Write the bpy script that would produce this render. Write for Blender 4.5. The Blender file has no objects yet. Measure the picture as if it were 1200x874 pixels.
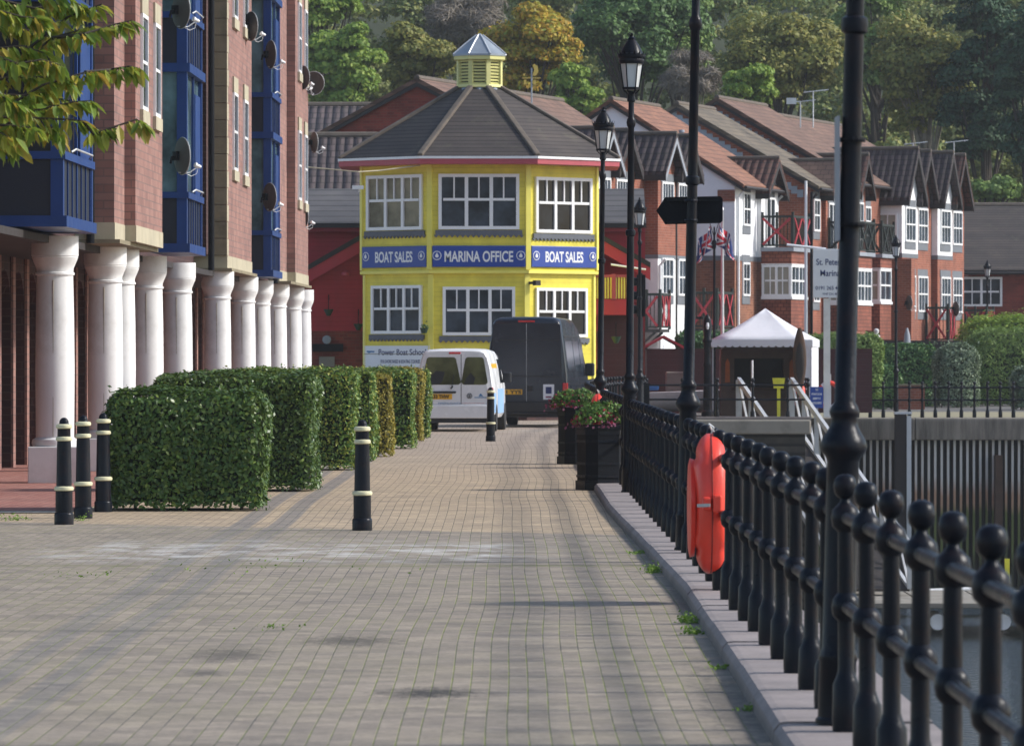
import bpy, math, random
import numpy as np
from mathutils import Matrix, Vector
R = math.radians; PI = math.pi
sc = bpy.context.scene
C = sc.collection
random.seed(7)
F = 6500.0; CX = 600.0; HY = 417.0; CH = 1.7

def P(x, y, Y):
    return Vector(((x-CX)*Y/F, Y, CH-(y-HY)*Y/F))
def GY(y, z=0.0): return (CH-z)*F/(y-HY)
def XX(x, Y): return (x-CX)*Y/F
def ZZ(y, Y): return CH-(y-HY)*Y/F

# ---------------------------------------------------------------- materials
MATS = {}
def srgb(h):
    v = [c/255 for c in h] if not isinstance(h, str) else [int(h.lstrip('#')[i:i+2], 16)/255 for i in (0, 2, 4)]
    return tuple((c/12.92 if c <= .04045 else ((c+.055)/1.055)**2.4) for c in v)
class NT:
    def __init__(s, name):
        s.m = bpy.data.materials.new(name); s.m.use_nodes = True
        s.t = s.m.node_tree; s.t.nodes.clear()
        s.out = s.t.nodes.new('ShaderNodeOutputMaterial')
        s.b = s.t.nodes.new('ShaderNodeBsdfPrincipled')
        s.t.links.new(s.b.outputs[0], s.out.inputs[0]); MATS[name] = s.m
    def n(s, typ, ins=None, **kw):
        n = s.t.nodes.new('ShaderNode'+typ)
        for k, v in kw.items(): setattr(n, k, v)
        for k, v in (ins or {}).items(): s.set(n.inputs[k], v)
        return n
    def set(s, inp, v):
        if isinstance(v, bpy.types.Node): v = v.outputs[0]
        if isinstance(v, bpy.types.NodeSocket): s.t.links.new(v, inp)
        else:
            if isinstance(v, (tuple, list)) and inp.type == 'RGBA' and len(v) == 3: v = (*v, 1)
            inp.default_value = v
    def math(s, op, a, b=0.0, c=None):
        n = s.n('Math', operation=op); s.set(n.inputs[0], a); s.set(n.inputs[1], b)
        if c is not None: s.set(n.inputs[2], c)
        return n
    def mix(s, f, a, b, mode='MIX'):
        n = s.n('MixRGB', blend_type=mode); s.set(n.inputs[0], f); s.set(n.inputs[1], a); s.set(n.inputs[2], b); return n
    def coord(s):
        tc = s.n('TexCoord'); return tc.outputs['Object']
    def sep(s, v):
        n = s.n('SeparateXYZ'); s.set(n.inputs[0], v); return n.outputs
    def comb(s, x, y, z):
        n = s.n('CombineXYZ'); s.set(n.inputs[0], x); s.set(n.inputs[1], y); s.set(n.inputs[2], z); return n
    def noise(s, v, scale, detail=3, rough=.55):
        n = s.n('TexNoise'); s.set(n.inputs['Vector'], v); s.set(n.inputs['Scale'], scale)
        s.set(n.inputs['Detail'], detail); s.set(n.inputs['Roughness'], rough); return n.outputs[0]
    def ramp(s, f, a, b, c0=0.0, c1=1.0):
        n = s.n('MapRange', clamp=True); s.set(n.inputs[0], f)
        for i, q in enumerate((a, b, c0, c1)): s.set(n.inputs[i+1], q)
        return n.outputs[0]
    def fin(s, col, rough=.7, metal=0.0, bump=None, bs=.3, bd=.02, spec=None):
        s.set(s.b.inputs['Base Color'], col); s.set(s.b.inputs['Roughness'], rough)
        s.set(s.b.inputs['Metallic'], metal)
        if spec is not None: s.set(s.b.inputs['Specular IOR Level'], spec)
        if bump is not None:
            b = s.n('Bump'); s.set(b.inputs['Height'], bump); b.inputs['Strength'].default_value = bs
            b.inputs['Distance'].default_value = bd; s.t.links.new(b.outputs[0], s.b.inputs['Normal'])
        return s.m

def M_plain(name, col, rough=.6, var=.18, scale=3.0, metal=0.0, dirt=None, dsc=1.2, damt=.5, spec=None, bs=.15):
    """a painted or natural surface with mottling and optional patches of dirt"""
    if isinstance(col, str): col = srgb(col)
    s = NT(name); v = s.coord()
    n1 = s.noise(v, scale, 5); lo = tuple(c*(1-var) for c in col); hi = tuple(min(1, c*(1+var)) for c in col)
    c = s.mix(s.ramp(n1, .3, .7), lo, hi)
    if dirt is not None:
        if isinstance(dirt, str): dirt = srgb(dirt)
        n2 = s.noise(v, dsc, 7, .65); c = s.mix(s.ramp(n2, .5, .72, 0, damt), c, dirt)
    n3 = s.noise(v, scale*12, 3)
    return s.fin(c, s.ramp(n1, .3, .7, max(0, rough-.08), min(1, rough+.08)), metal, n3, bs, .01, spec)

def M_brick(name, c1, c2, mortar, uv='wall', bw=.225, rh=.075, msz=.01, dirt=None, damt=.5, rough=.85, wob=0.0):
    s = NT(name); o = s.sep(s.coord())
    u = {'wall': s.math('ADD', o[0], o[1]), 'x': o[0], 'y': o[1]}[uv]
    vv = s.comb(u, o[2], 0.0)
    b = s.n('TexBrick', {'Vector': vv, 'Color1': (*srgb(c1), 1), 'Color2': (*srgb(c2), 1), 'Mortar': (*srgb(mortar), 1), 'Scale': 1.0,
                         'Mortar Size': msz, 'Mortar Smooth': .2, 'Bias': 0.0, 'Brick Width': bw, 'Row Height': rh})
    nz = s.noise(s.coord(), 1.3, 6)
    c = s.mix(1.0, b.outputs[0], s.mix(s.ramp(nz, .3, .7), (.72, .72, .74), (1.2, 1.16, 1.12)), 'MULTIPLY')
    if dirt: c = s.mix(s.ramp(s.noise(s.coord(), .7, 7, .65), .5, .75, 0, damt), c, srgb(dirt))
    return s.fin(c, rough, 0, b.outputs[1], -.4, .01)

def M_clap(name, col, pitch=.13, dark=.45, rough=.6):
    """horizontal timber boarding: a lapped profile in the bump and a dark lap line"""
    col = srgb(col); s = NT(name); v = s.coord(); o = s.sep(v)
    fr = s.math('FRACT', s.math('DIVIDE', o[2], pitch))
    line = s.ramp(fr, .0, .12, 1, 0)
    n = s.noise(v, 2.0, 6); c = s.mix(s.ramp(n, .3, .7), tuple(q*.82 for q in col), tuple(min(1, q*1.1) for q in col))
    c = s.mix(s.math('MULTIPLY', line, dark), c, tuple(q*.25 for q in col))
    c = s.mix(s.ramp(s.noise(v, .9, 7, .7), .52, .75, 0, .35), c, tuple(q*.5+.02 for q in col))
    return s.fin(c, rough, 0, fr, .5, .02)

def M_tile(name, c1, c2, uv='x', row=.17, wid=.3, pan=False, moss=True):
    """roof tiles in courses; pan=True adds the round rolls of pantiles"""
    s = NT(name); v = s.coord(); o = s.sep(v)
    u = o[0] if uv == 'x' else o[1]
    b = s.n('TexBrick', {'Vector': s.comb(u, o[2], 0.0), 'Color1': (*srgb(c1), 1), 'Color2': (*srgb(c2), 1), 'Mortar': (*tuple(q*.3 for q in srgb(c1)), 1),
            'Scale': 1.0, 'Mortar Size': .012 if not pan else .022, 'Mortar Smooth': .3, 'Brick Width': wid, 'Row Height': row})
    if uv == 'z': b.inputs['Brick Width'].default_value = 50
    c = s.mix(1.0, b.outputs[0], s.mix(s.ramp(s.noise(v, 1.1, 6), .3, .7), (.75, .76, .78), (1.2, 1.18, 1.12)), 'MULTIPLY')
    if moss: c = s.mix(s.ramp(s.noise(v, 1.7, 8, .7), .56, .75, 0, .35), c, srgb('#6b6a52'))
    fr = s.math('FRACT', s.math('DIVIDE', o[2], row))
    h = fr
    if pan:
        w = s.math('ABSOLUTE', s.math('SINE', s.math('MULTIPLY', u, PI/wid)))
        h = s.math('ADD', s.math('MULTIPLY', w, 1.5), fr)
        c = s.mix(s.ramp(w, 0, .35, .55, 0), c, tuple(q*.3 for q in srgb(c1)))
    return s.fin(c, .85, 0, h, .8, .05)

def M_leaf(name, cols, rough=.55, trans=.25, rnd=True, big=None):
    s = NT(name); g = s.n('NewGeometry')
    r = s.n('ValToRGB'); cr = r.color_ramp
    cr.elements[0].color = (*srgb(cols[0]), 1); cr.elements[1].color = (*srgb(cols[-1]), 1); cr.elements[1].position = 1
    for i, c in enumerate(cols[1:-1]):
        e = cr.elements.new((i+1)/(len(cols)-1)); e.color = (*srgb(c), 1)
    s.set(r.inputs[0], g.outputs['Random Per Island'])
    c = r.outputs[0]
    if big:
        nz = s.noise(s.coord(), big[0], 4, .6); c = s.mix(s.ramp(nz, .4, .62, 0, big[2]), c, srgb(big[1]))
    s.fin(c, rough, spec=.35)
    if trans:
        t = s.n('BsdfTranslucent'); s.set(t.inputs[0], c)
        m = s.n('MixShader'); m.inputs[0].default_value = trans
        s.t.links.new(s.b.outputs[0], m.inputs[1]); s.t.links.new(t.outputs[0], m.inputs[2]); s.t.links.new(m.outputs[0], s.out.inputs[0])
    return s.m

# ---------------------------------------------------------------- mesh builder
WM = {}
class MB:
    def __init__(s, M=None): s.v = []; s.f = []; s.M = M or Matrix.Identity(4)
    def add(s, vs, fs):
        b = len(s.v); s.v += [tuple(s.M @ Vector(q)) for q in vs]; s.f += [tuple(b+i for i in f) for f in fs]; return s
    def box(s, x0, x1, y0, y1, z0, z1):
        return s.add([(x0,y0,z0),(x1,y0,z0),(x1,y1,z0),(x0,y1,z0),(x0,y0,z1),(x1,y0,z1),(x1,y1,z1),(x0,y1,z1)],
                     [(0,3,2,1),(4,5,6,7),(0,1,5,4),(1,2,6,5),(2,3,7,6),(3,0,4,7)])
    def prism(s, poly, axis, d0, d1):
        """poly: 2d points counter clockwise; extruded along axis ('x': pts are (y,z); 'y': (x,z); 'z': (x,y))"""
        n = len(poly)
        mk = {'x': lambda p, d: (d, p[0], p[1]), 'y': lambda p, d: (p[0], d, p[1]), 'z': lambda p, d: (p[0], p[1], d)}[axis]
        vs = [mk(p, d0) for p in poly]+[mk(p, d1) for p in poly]
        return s.add(vs, [tuple(range(n-1, -1, -1)), tuple(range(n, 2*n))]+[(i, (i+1) % n, n+(i+1) % n, n+i) for i in range(n)])
    def lathe(s, prof, cx=0, cy=0, seg=16, z0=0, sx=1, sy=1):
        vs = []; fs = []
        for r, z in prof:
            for k in range(seg):
                a = 2*PI*k/seg; vs.append((cx+r*sx*math.cos(a), cy+r*sy*math.sin(a), z0+z))
        m = len(prof)
        for i in range(m-1):
            for k in range(seg):
                k2 = (k+1) % seg; fs.append((i*seg+k, i*seg+k2, (i+1)*seg+k2, (i+1)*seg+k))
        fs.append(tuple(range(seg-1, -1, -1))); fs.append(tuple((m-1)*seg+k for k in range(seg)))
        return s.add(vs, fs)
    def tube(s, pts, r, seg=8, closed=False):
        pts = [Vector(p) for p in pts]; n = len(pts); rs = r if isinstance(r, (list, tuple)) else [r]*n
        vs = []; fs = []; up = None
        for i, p in enumerate(pts):
            t = (pts[min(i+1, n-1)]-pts[max(i-1, 0)]) if not closed else (pts[(i+1) % n]-pts[i-1])
            if t.length < 1e-9: t = Vector((0, 0, 1))
            t.normalize()
            if up is None or abs(up.dot(t)) > .99: up = Vector((0, 0, 1)) if abs(t.z) < .9 else Vector((1, 0, 0))
            a = t.cross(up).normalized(); b = a.cross(t).normalized(); up = b
            for k in range(seg):
                g = 2*PI*k/seg; vs.append(tuple(p+(a*math.cos(g)+b*math.sin(g))*rs[i]))
        for i in range(n if closed else n-1):
            j = (i+1) % n
            for k in range(seg):
                k2 = (k+1) % seg; fs.append((i*seg+k, i*seg+k2, j*seg+k2, j*seg+k))
        if not closed: fs += [tuple(range(seg-1, -1, -1)), tuple((n-1)*seg+k for k in range(seg))]
        return s.add(vs, fs)
    def bar(s, p, q, w, h=None):
        """square bar from p to q"""
        p = Vector(p); q = Vector(q); h = h or w; t = (q-p).normalized()
        up = Vector((0, 0, 1)) if abs(t.z) < .95 else Vector((0, 1, 0))
        a = t.cross(up).normalized()*w/2; b = t.cross(a).normalized()*h/2
        vs = [p-a-b, p+a-b, p+a+b, p-a+b, q-a-b, q+a-b, q+a+b, q-a+b]
        return s.add([tuple(x) for x in vs], [(0,3,2,1),(4,5,6,7),(0,1,5,4),(1,2,6,5),(2,3,7,6),(3,0,4,7)])
    def sphere(s, c, r, seg=12, rings=8, sz=1.0):
        return s.lathe([(max(1e-4, r*math.sin(PI*i/rings)), -r*sz*math.cos(PI*i/rings)) for i in range(rings+1)], c[0], c[1], seg, c[2])
    def build(s, name, mat, parent=None, smooth=False, world=False, bevel=0, kind=None, label=None, weld=False):
        vs = s.v
        if world and parent is not None:
            inv = WM[parent.name].inverted(); vs = [tuple(inv @ Vector(q)) for q in vs]
        me = bpy.data.meshes.new(name); me.from_pydata(vs, [], s.f)
        if mat is not None: me.materials.append(MATS[mat] if isinstance(mat, str) else mat)
        me.update()
        o = bpy.data.objects.new(name, me); C.objects.link(o)
        if smooth:
            me.polygons.foreach_set('use_smooth', [True]*len(me.polygons)); me.set_sharp_from_angle(angle=R(38))
        if bevel:
            b = o.modifiers.new('bevel', 'BEVEL'); b.width = bevel; b.segments = 2; b.limit_method = 'ANGLE'; b.angle_limit = R(40)
        if parent is not None: o.parent = parent; WM[o.name] = WM[parent.name]
        else: WM[o.name] = Matrix.Identity(4)
        if kind: o['kind'] = kind
        if label: o['label'] = label
        return o

def build_each(mb, name, mat, parent, per=8, **k):
    """every box (or equal run of vertices) of mb becomes a part of its own"""
    for i in range(0, len(mb.v), per):
        q = MB(); q.v = mb.v[i:i+per]; q.f = [tuple(a-i for a in f) for f in mb.f if i <= f[0] < i+per]; q.build(name, mat, parent, **k)
def thing(name, label, cat, loc=(0, 0, 0), rz=0.0, group=None):
    o = bpy.data.objects.new(name, None); C.objects.link(o); o.empty_display_size = .2
    o.location = loc; o.rotation_euler = (0, 0, rz); o['label'] = label; o['category'] = cat
    if group: o['group'] = group
    WM[o.name] = Matrix.Translation(Vector(loc)) @ Matrix.Rotation(rz, 4, 'Z')
    return o
def tag(o, label, cat, group=None):
    o['label'] = label; o['category'] = cat
    if group: o['group'] = group
    return o
def struct(mb, name, mat, **k): return mb.build(name, mat, kind='structure', **k)
def children(o): return [c for c in bpy.data.objects if c.parent == o]
def dup(src, loc, rz, label, sc_=None):
    def rec(o, par):
        c = o.copy(); C.objects.link(c); c.parent = par
        for ch in kids[o.name]: rec(ch, c)
        return c
    kids = {}
    st = [src]
    while st:
        o = st.pop(); kids[o.name] = children(o); st += kids[o.name]
    r = rec(src, None); r.location = loc; r.rotation_euler = (0, 0, rz); r['label'] = label
    if sc_: r.scale = (sc_, sc_, sc_)
    return r

FONT = None
def text(s, h, mat, parent, M, width=None, bold=0.0, depth=.003, name='lettering', align='CENTER'):
    """lettering lying in the local x-z plane facing -y, h = cap height; M places it in the parent's space"""
    cu = bpy.data.curves.new('t', 'FONT'); cu.body = s; cu.size = h/.7; cu.align_x = align; cu.offset = bold*h; cu.extrude = depth/2
    ob = bpy.data.objects.new('t', cu); C.objects.link(ob)
    dg = bpy.context.evaluated_depsgraph_get(); me = bpy.data.meshes.new_from_object(ob.evaluated_get(dg))
    bpy.data.objects.remove(ob); bpy.data.curves.remove(cu)
    n = len(me.vertices); co = np.empty(n*3); me.vertices.foreach_get('co', co); co = co.reshape(-1, 3)
    w = co[:, 0].max()-co[:, 0].min()
    if width:
        mid = (co[:, 0].max()+co[:, 0].min())/2; co[:, 0] = (co[:, 0]-mid)*width/w
    out = np.column_stack([co[:, 0], -co[:, 2], co[:, 1]-h*.5])
    MM = np.array(M); out = out @ MM[:3, :3].T + MM[:3, 3]
    me.vertices.foreach_set('co', out.ravel()); me.materials.clear(); me.materials.append(MATS[mat]); me.update(); me.name = name
    o = bpy.data.objects.new(name, me); C.objects.link(o); o.parent = parent; return o

def fr(o, th=0.0):
    """frame on a wall: local x to the right seen from outside, z up, -y outward; th turns the outward normal from -Y towards +X"""
    return Matrix.Translation(Vector(o)) @ Matrix.Rotation(th, 4, 'Z')

# ---------------------------------------------------------------- leaves
rng = np.random.default_rng(5)
def unit(a): return a/np.maximum(1e-9, np.linalg.norm(a, axis=1, keepdims=True))
def leaf_arrays(c, nrm, L, W, jit=.5, fold=0.12):
    n = len(c); nrm = unit(nrm+rng.normal(0, jit, (n, 3)))
    t = unit(np.cross(nrm, rng.normal(0, 1, (n, 3)))); b = np.cross(nrm, t)
    s = rng.uniform(.65, 1.25, (n, 1)); l = L*s*.5; w = W*s*.5
    v = np.stack([c-t*l, c+b*w-t*l*.1+nrm*w*fold, c+t*l, c-b*w-t*l*.1+nrm*w*fold], 1)
    return v.reshape(-1, 3)
def leaf_obj(name, v, mat, parent=None, kind=None, extra=None, world=False):
    if world and parent is not None:
        inv = np.array(WM[parent.name].inverted()); v = v @ inv[:3, :3].T + inv[:3, 3]
    nv = len(v); q = nv//4
    fs = np.arange(nv)
    me = bpy.data.meshes.new(name)
    ev = np.zeros((0, 3)); ef = []
    if extra: ev = np.array(extra[0], float).reshape(-1, 3); ef = extra[1]
    me.vertices.add(nv+len(ev)); me.vertices.foreach_set('co', np.vstack([v, ev]).ravel())
    el = [i+nv for f in ef for i in f]; sizes = [len(f) for f in ef]
    me.loops.add(nv+len(el)); me.loops.foreach_set('vertex_index', np.concatenate([fs, np.array(el, int)]).astype(np.int32))
    st = np.concatenate([np.arange(q)*4, nv+np.cumsum([0]+sizes[:-1])]) if ef else np.arange(q)*4
    me.polygons.add(q+len(ef)); me.polygons.foreach_set('loop_start', st.astype(np.int32))
    me.materials.append(MATS[mat]); me.update(calc_edges=True); me.validate()
    o = bpy.data.objects.new(name, me); C.objects.link(o)
    if parent is not None: o.parent = parent; WM[o.name] = WM[parent.name]
    if kind: o['kind'] = kind
    return o
# ================================================================= camera, light, world
cam = bpy.data.cameras.new('camera'); camo = bpy.data.objects.new('camera', cam); C.objects.link(camo)
camo.location = (0, 0, CH); camo.rotation_euler = (R(90), 0, 0)
cam.sensor_width = 36; cam.lens = 195; cam.shift_y = -20/1200; cam.clip_end = 3000; cam.clip_start = .5
cam.dof.use_dof = True; cam.dof.focus_distance = 62; cam.dof.aperture_fstop = 12
sc.camera = camo
w = bpy.data.worlds.new('World'); sc.world = w; w.use_nodes = True
sky = w.node_tree.nodes.new('ShaderNodeTexSky'); sky.sky_type = 'NISHITA'; sky.sun_disc = False
SUN_EL = R(36); SUN = Vector((math.cos(SUN_EL)*.9995, math.cos(SUN_EL)*.02, math.sin(SUN_EL)))
sky.sun_elevation = SUN_EL; sky.sun_rotation = math.atan2(SUN.x, SUN.y); sky.air_density = 1.0; sky.dust_density = 1.2
bg = w.node_tree.nodes['Background']; bg.inputs[1].default_value = .13
w.node_tree.links.new(sky.outputs[0], bg.inputs[0])
sl = bpy.data.lights.new('sun', 'SUN'); sl.energy = 2.9; sl.angle = R(8); sl.color = (1, .97, .92)
so = bpy.data.objects.new('sun', sl); C.objects.link(so); so.rotation_euler = (-SUN).to_track_quat('-Z', 'Y').to_euler()
sc.view_settings.view_transform = 'Standard'; sc.view_settings.look = 'None'; sc.view_settings.gamma = 1; sc.view_settings.exposure = .6

# ================================================================= materials
def M_paving():
    s = NT('block_paving'); v = s.coord(); o = s.sep(v); X, Y = o[0], o[1]
    wob = s.math('MULTIPLY', s.math('SUBTRACT', s.noise(s.comb(X, s.math('MULTIPLY', Y, .35), 0.0), .16, 1), .5), .28)
    Xw = s.math('ADD', X, wob)
    b = s.n('TexBrick', {'Vector': s.comb(Y, Xw, 0.0), 'Color1': (*srgb('#9c9082'), 1), 'Color2': (*srgb('#857b70'), 1), 'Mortar': (*srgb('#857b70'), 1),
            'Scale': 1.0, 'Mortar Size': .004, 'Mortar Smooth': .3, 'Brick Width': .2, 'Row Height': .1})
    near = s.ramp(s.math('ADD', Y, s.math('MULTIPLY', X, .66)), 53.18, 53.3)
    buff = s.n('TexBrick', {'Vector': s.comb(Y, Xw, 0.0), 'Color1': (*srgb('#b39f85'), 1), 'Color2': (*srgb('#a08f7b'), 1), 'Mortar': (*srgb('#9c8d77'), 1),
            'Scale': 1.0, 'Mortar Size': .004, 'Mortar Smooth': .3, 'Brick Width': .2, 'Row Height': .1})
    c = s.mix(near, b.outputs[0], buff.outputs[0])
    # far on, the buff goes greyer and pinker
    c = s.mix(s.ramp(Y, 75, 105, 0, .75), c, s.mix(s.ramp(s.noise(v, .5, 5), .3, .7), srgb('#958a82'), srgb('#aa9c91')))
    # two darker rows of blocks
    def row(x0, w_=.1): return s.ramp(s.math('ABSOLUTE', s.math('SUBTRACT', s.math('ADD', X, wob), x0)), w_, w_+.012, 1, 0)
    rows = s.math('MAXIMUM', row(-2.36), row(-2.74))
    c = s.mix(s.math('MULTIPLY', rows, s.ramp(near, 0, 1, .35, .6)), c, srgb('#67696e'))
    c = s.mix(1.0, c, s.mix(s.ramp(s.noise(v, 1.4, 8, .65), .32, .68), (.76, .76, .77), (1.16, 1.14, 1.1)), 'MULTIPLY')
    c = s.mix(1.0, c, s.mix(s.ramp(s.noise(v, 16, 5, .7), .3, .7), (.76, .76, .75), (1.2, 1.2, 1.19)), 'MULTIPLY')
    # the long open joints, mossy in patches
    fx = s.math('ABSOLUTE', s.math('SUBTRACT', s.math('FRACT', s.math('DIVIDE', Xw, .1)), .5))
    jn = s.noise(v, 9, 4, .7)
    jw = s.math('SUBTRACT', .455, s.math('MULTIPLY', s.math('SUBTRACT', jn, .5), .12))
    j = s.ramp(fx, jw, s.math('ADD', jw, .035))
    mossy = s.math('MULTIPLY', s.ramp(s.noise(v, .45, 5, .6), .38, .52), s.ramp(near, 0, 1, 1, .12))
    jc = s.mix(mossy, srgb('#4b4a48'), s.mix(jn, srgb('#5f6c26'), srgb('#8f9a36')))
    c = s.mix(s.math('MULTIPLY', j, s.ramp(s.noise(v, 2.2, 4), .30, .55, .35, .9)), c, jc)
    # cross joints, only some of them open
    dk = s.mix(s.ramp(s.noise(s.comb(s.math('MULTIPLY', X, .5), s.math('MULTIPLY', Y, 3.2), 0.0), 1.6, 5, .7), .62, .72, 0, .35), c, srgb('#5c5955')); c = dk
    # green bloom of algae where fewer feet pass
    c = s.mix(s.math('MULTIPLY', s.ramp(s.noise(v, .7, 8, .7), .45, .68, 0, .22), s.ramp(near, 0, 1, 1, .1)), c, srgb('#6f6c4c'))
    # oil marks, other dark patches, two dark strips along the kerb
    def spot(x, y, rx, ry, a, col):
        nonlocal c
        dx = s.math('DIVIDE', s.math('SUBTRACT', X, x), rx); dy = s.math('DIVIDE', s.math('SUBTRACT', Y, y), ry)
        d = s.math('SQRT', s.math('ADD', s.math('MULTIPLY', dx, dx), s.math('MULTIPLY', dy, dy)))
        d = s.math('ADD', d, s.math('MULTIPLY', s.math('SUBTRACT', s.noise(s.comb(s.math('MULTIPLY', X, 3.2), s.math('MULTIPLY', Y, 1.3), 0.0), 5, 7, .8), .5), 3.4))
        c = s.mix(s.ramp(d, .25, 1.15, min(1, a*1.3), 0), c, srgb(col))
    spot(XX(505, 27.9), 27.9, .28, .5, .7, '#35322f'); spot(XX(410, 33), 33, .34, .7, .55, '#3d3a34'); spot(XX(270, 31.5), 31.5, .25, .8, .5, '#403d38')
    spot(XX(640, 37), 37, .6, .6, .25, '#504d4a'); spot(XX(240, 29.6), 29.6, .14, .3, .5, '#44413d'); spot(XX(560, 46), 46.0, .8, 1.0, .35, '#5b5956')
    spot(XX(850, 27), 27, .14, 3.5, .5, '#4a4743'); spot(XX(800, 38), 38, .1, 3.5, .5, '#4f4c46')
    # lime bloom across the slope by the bollard line
    band = s.ramp(s.math('ABSOLUTE', s.math('SUBTRACT', Y, 48.2)), 1.0, 3.4, 1, 0)
    blo = s.ramp(s.noise(s.comb(X, s.math('MULTIPLY', Y, .8), 0.0), 1.9, 8, .72), .47, .62)
    xr = s.math('MULTIPLY', s.ramp(X, -4.3, -3.6), s.ramp(X, -.3, .5, 1, 0))
    c = s.mix(s.math('MULTIPLY', s.math('MULTIPLY', band, blo), s.math('MULTIPLY', xr, .6)), c, srgb('#d2d0cc'))
    # a mossy cross seam, dark seams, and two dark bands farthest off
    def seam(y0, w_, col, a):
        nonlocal c
        yy = s.math('ADD', Y, s.math('MULTIPLY', s.math('SUBTRACT', s.noise(s.comb(X, 0.0, 0.0), 1.5, 4), .5), .5))
        m = s.ramp(s.math('ABSOLUTE', s.math('SUBTRACT', yy, y0)), w_, w_+.1, a, 0)
        c = s.mix(s.math('MULTIPLY', m, s.ramp(s.noise(v, 3, 4), .35, .6)), c, srgb(col))
    seam(44.8, .12, '#6b6b48', .8); seam(53.0, .1, '#55534f', .3); seam(34.2, .08, '#57564a', .5); seam(39.5, .05, '#5a5848', .4); seam(60.8, .15, '#645d52', .5); seam(66.5, .15, '#6b6459', .4)
    h = s.math('SUBTRACT', s.noise(v, 30, 3), s.math('MULTIPLY', j, 2.0))
    return s.fin(c, .85, 0, h, .35, .012, spec=.3)
M_paving()
M_brick('red_paving', '#a5766a', '#935f55', '#6d4c45', 'wall', .2, .1, .006)
def M_flatbrick(name, c1, c2, mo):
    s = NT(name); v = s.coord(); o = s.sep(v)
    b = s.n('TexBrick', {'Vector': s.comb(o[1], o[0], 0.0), 'Color1': (*srgb(c1), 1), 'Color2': (*srgb(c2), 1), 'Mortar': (*srgb(mo), 1), 'Scale': 1.0, 'Mortar Size': .005, 'Brick Width': .2, 'Row Height': .1})
    c = s.mix(1.0, b.outputs[0], s.mix(s.ramp(s.noise(v, .9, 7, .6), .3, .7), (.78, .78, .78), (1.15, 1.15, 1.12)), 'MULTIPLY')
    return s.fin(c, .85, 0, s.noise(v, 25), .3, .01)
M_flatbrick('red_blocks', '#a57468', '#935c52', '#6e4a42')
M_flatbrick('dark_blocks', '#6b6b6b', '#5b5c5e', '#3d3d3d')
M_plain('tarmac', '#6a6763', .9, .15, .8, dirt='#4d4b47', spec=.3)
def M_coping():
    s = NT('coping_stone'); v = s.coord(); o = s.sep(v)
    c = s.mix(s.ramp(s.noise(v, 1.5, 8, .65), .3, .7), srgb('#7d7574'), srgb('#a39793'))
    c = s.mix(s.ramp(s.noise(v, 40, 3), .3, .7, 0, .35), c, srgb('#5c5552'))
    c = s.mix(s.ramp(s.noise(v, .8, 7, .7), .52, .7, 0, .5), c, srgb('#5f5a56'))
    c = s.mix(s.ramp(o[2], .03, .085, .55, 0), c, srgb('#4a4743'))
    return s.fin(c, .85, 0, s.noise(v, 18, 5), .3, .01)
M_coping()
M_plain('black_paint', (.007, .009, .014), .33, .2, 4, dirt='#3a241c', dsc=9, damt=.3, spec=.14, bs=.2)
M_plain('black_paint_matt', (.007, .008, .011), .6, .2, 4, spec=.1)
M_plain('rust', '#5a3324', .8)
M_plain('white_paint', (.72, .71, .69), .5, .05, 2, dirt='#8f8c86', dsc=1.4, damt=.45)
M_plain('column_paint', (.77, .765, .755), .55, .05, 1.2, dirt='#a09a90', dsc=1.1, damt=.5)
M_plain('window_white', (.82, .82, .82), .4, .03)
M_plain('cream_paint', (.66, .62, .40), .5, .08, 6, dirt='#8a8468', dsc=7, damt=.4)
M_plain('render_white', (.86, .86, .87), .8, .05, .8, dirt='#a8a8aa', dsc=.8, damt=.35)
M_plain('buoy_orange', (.80, .055, .03), .42, .06, 5, dirt='#c4604a', dsc=3, damt=.35, spec=.5)
M_plain('seam_red', (.25, .015, .01), .6)
M_plain('white_rope', (.75, .74, .7), .8)
M_plain('steel', (.42, .43, .44), .5, .1, 3, metal=.6)
M_plain('aluminium', (.60, .61, .62), .5, .08, 3, metal=.4)
M_plain('galvanised', (.45, .46, .47), .55, .15, 5, metal=.3)
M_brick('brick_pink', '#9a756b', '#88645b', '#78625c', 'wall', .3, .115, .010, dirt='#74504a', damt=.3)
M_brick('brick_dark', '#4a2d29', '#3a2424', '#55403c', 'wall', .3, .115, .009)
M_brick('brick_orange', '#96553f', '#824734', '#94705f', 'wall', .225, .085, .010, dirt='#6c3524', damt=.3)
M_brick('brick_red', '#8a3a2c', '#722c22', '#7a4a3c', 'wall', .225, .085, .008, dirt='#5a2620', damt=.4)
M_brick('brick_brown', '#8c5a43', '#704431', '#8a6a58', 'wall', .225, .085, .010)
M_brick('tile_hung', '#8f5340', '#7c4636', '#4f2a20', 'wall', .2, .13, .012)
M_plain('stone', '#b0a78f', .85, .12, 2.5, dirt='#8a8068', dsc=1.6, damt=.5)
M_plain('stone_dirt_shade', '#847a62', .9, .2, 2, dirt='#55513f', dsc=1.6, damt=.6)
M_plain('slate_grey', '#62656c', .8, .15, 3)
M_plain('blue_band', '#6c7076', .8, .12, 3)
M_plain('blue_paint', '#1a3a74', .42, .12, 2, dirt='#2c4878', dsc=3, damt=.35, spec=.3)
M_plain('blue_dark', '#0a1226', .5, .12)
M_plain('dark_void', (.008, .008, .010), .9, .1)
M_plain('dark_timber', '#2c2624', .8, .25, 4)
M_plain('fascia_dark', '#241f20', .6, .15)
M_plain('fascia_grey', '#8d929a', .6, .1)
M_plain('sign_blue', '#173f95', .4, .06)
M_plain('sign_white', (.74, .76, .80), .45, .03)
M_plain('text_white', (.8, .8, .8), .5, .02)
M_plain('text_navy', '#1d2c62', .5, .02)
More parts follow.
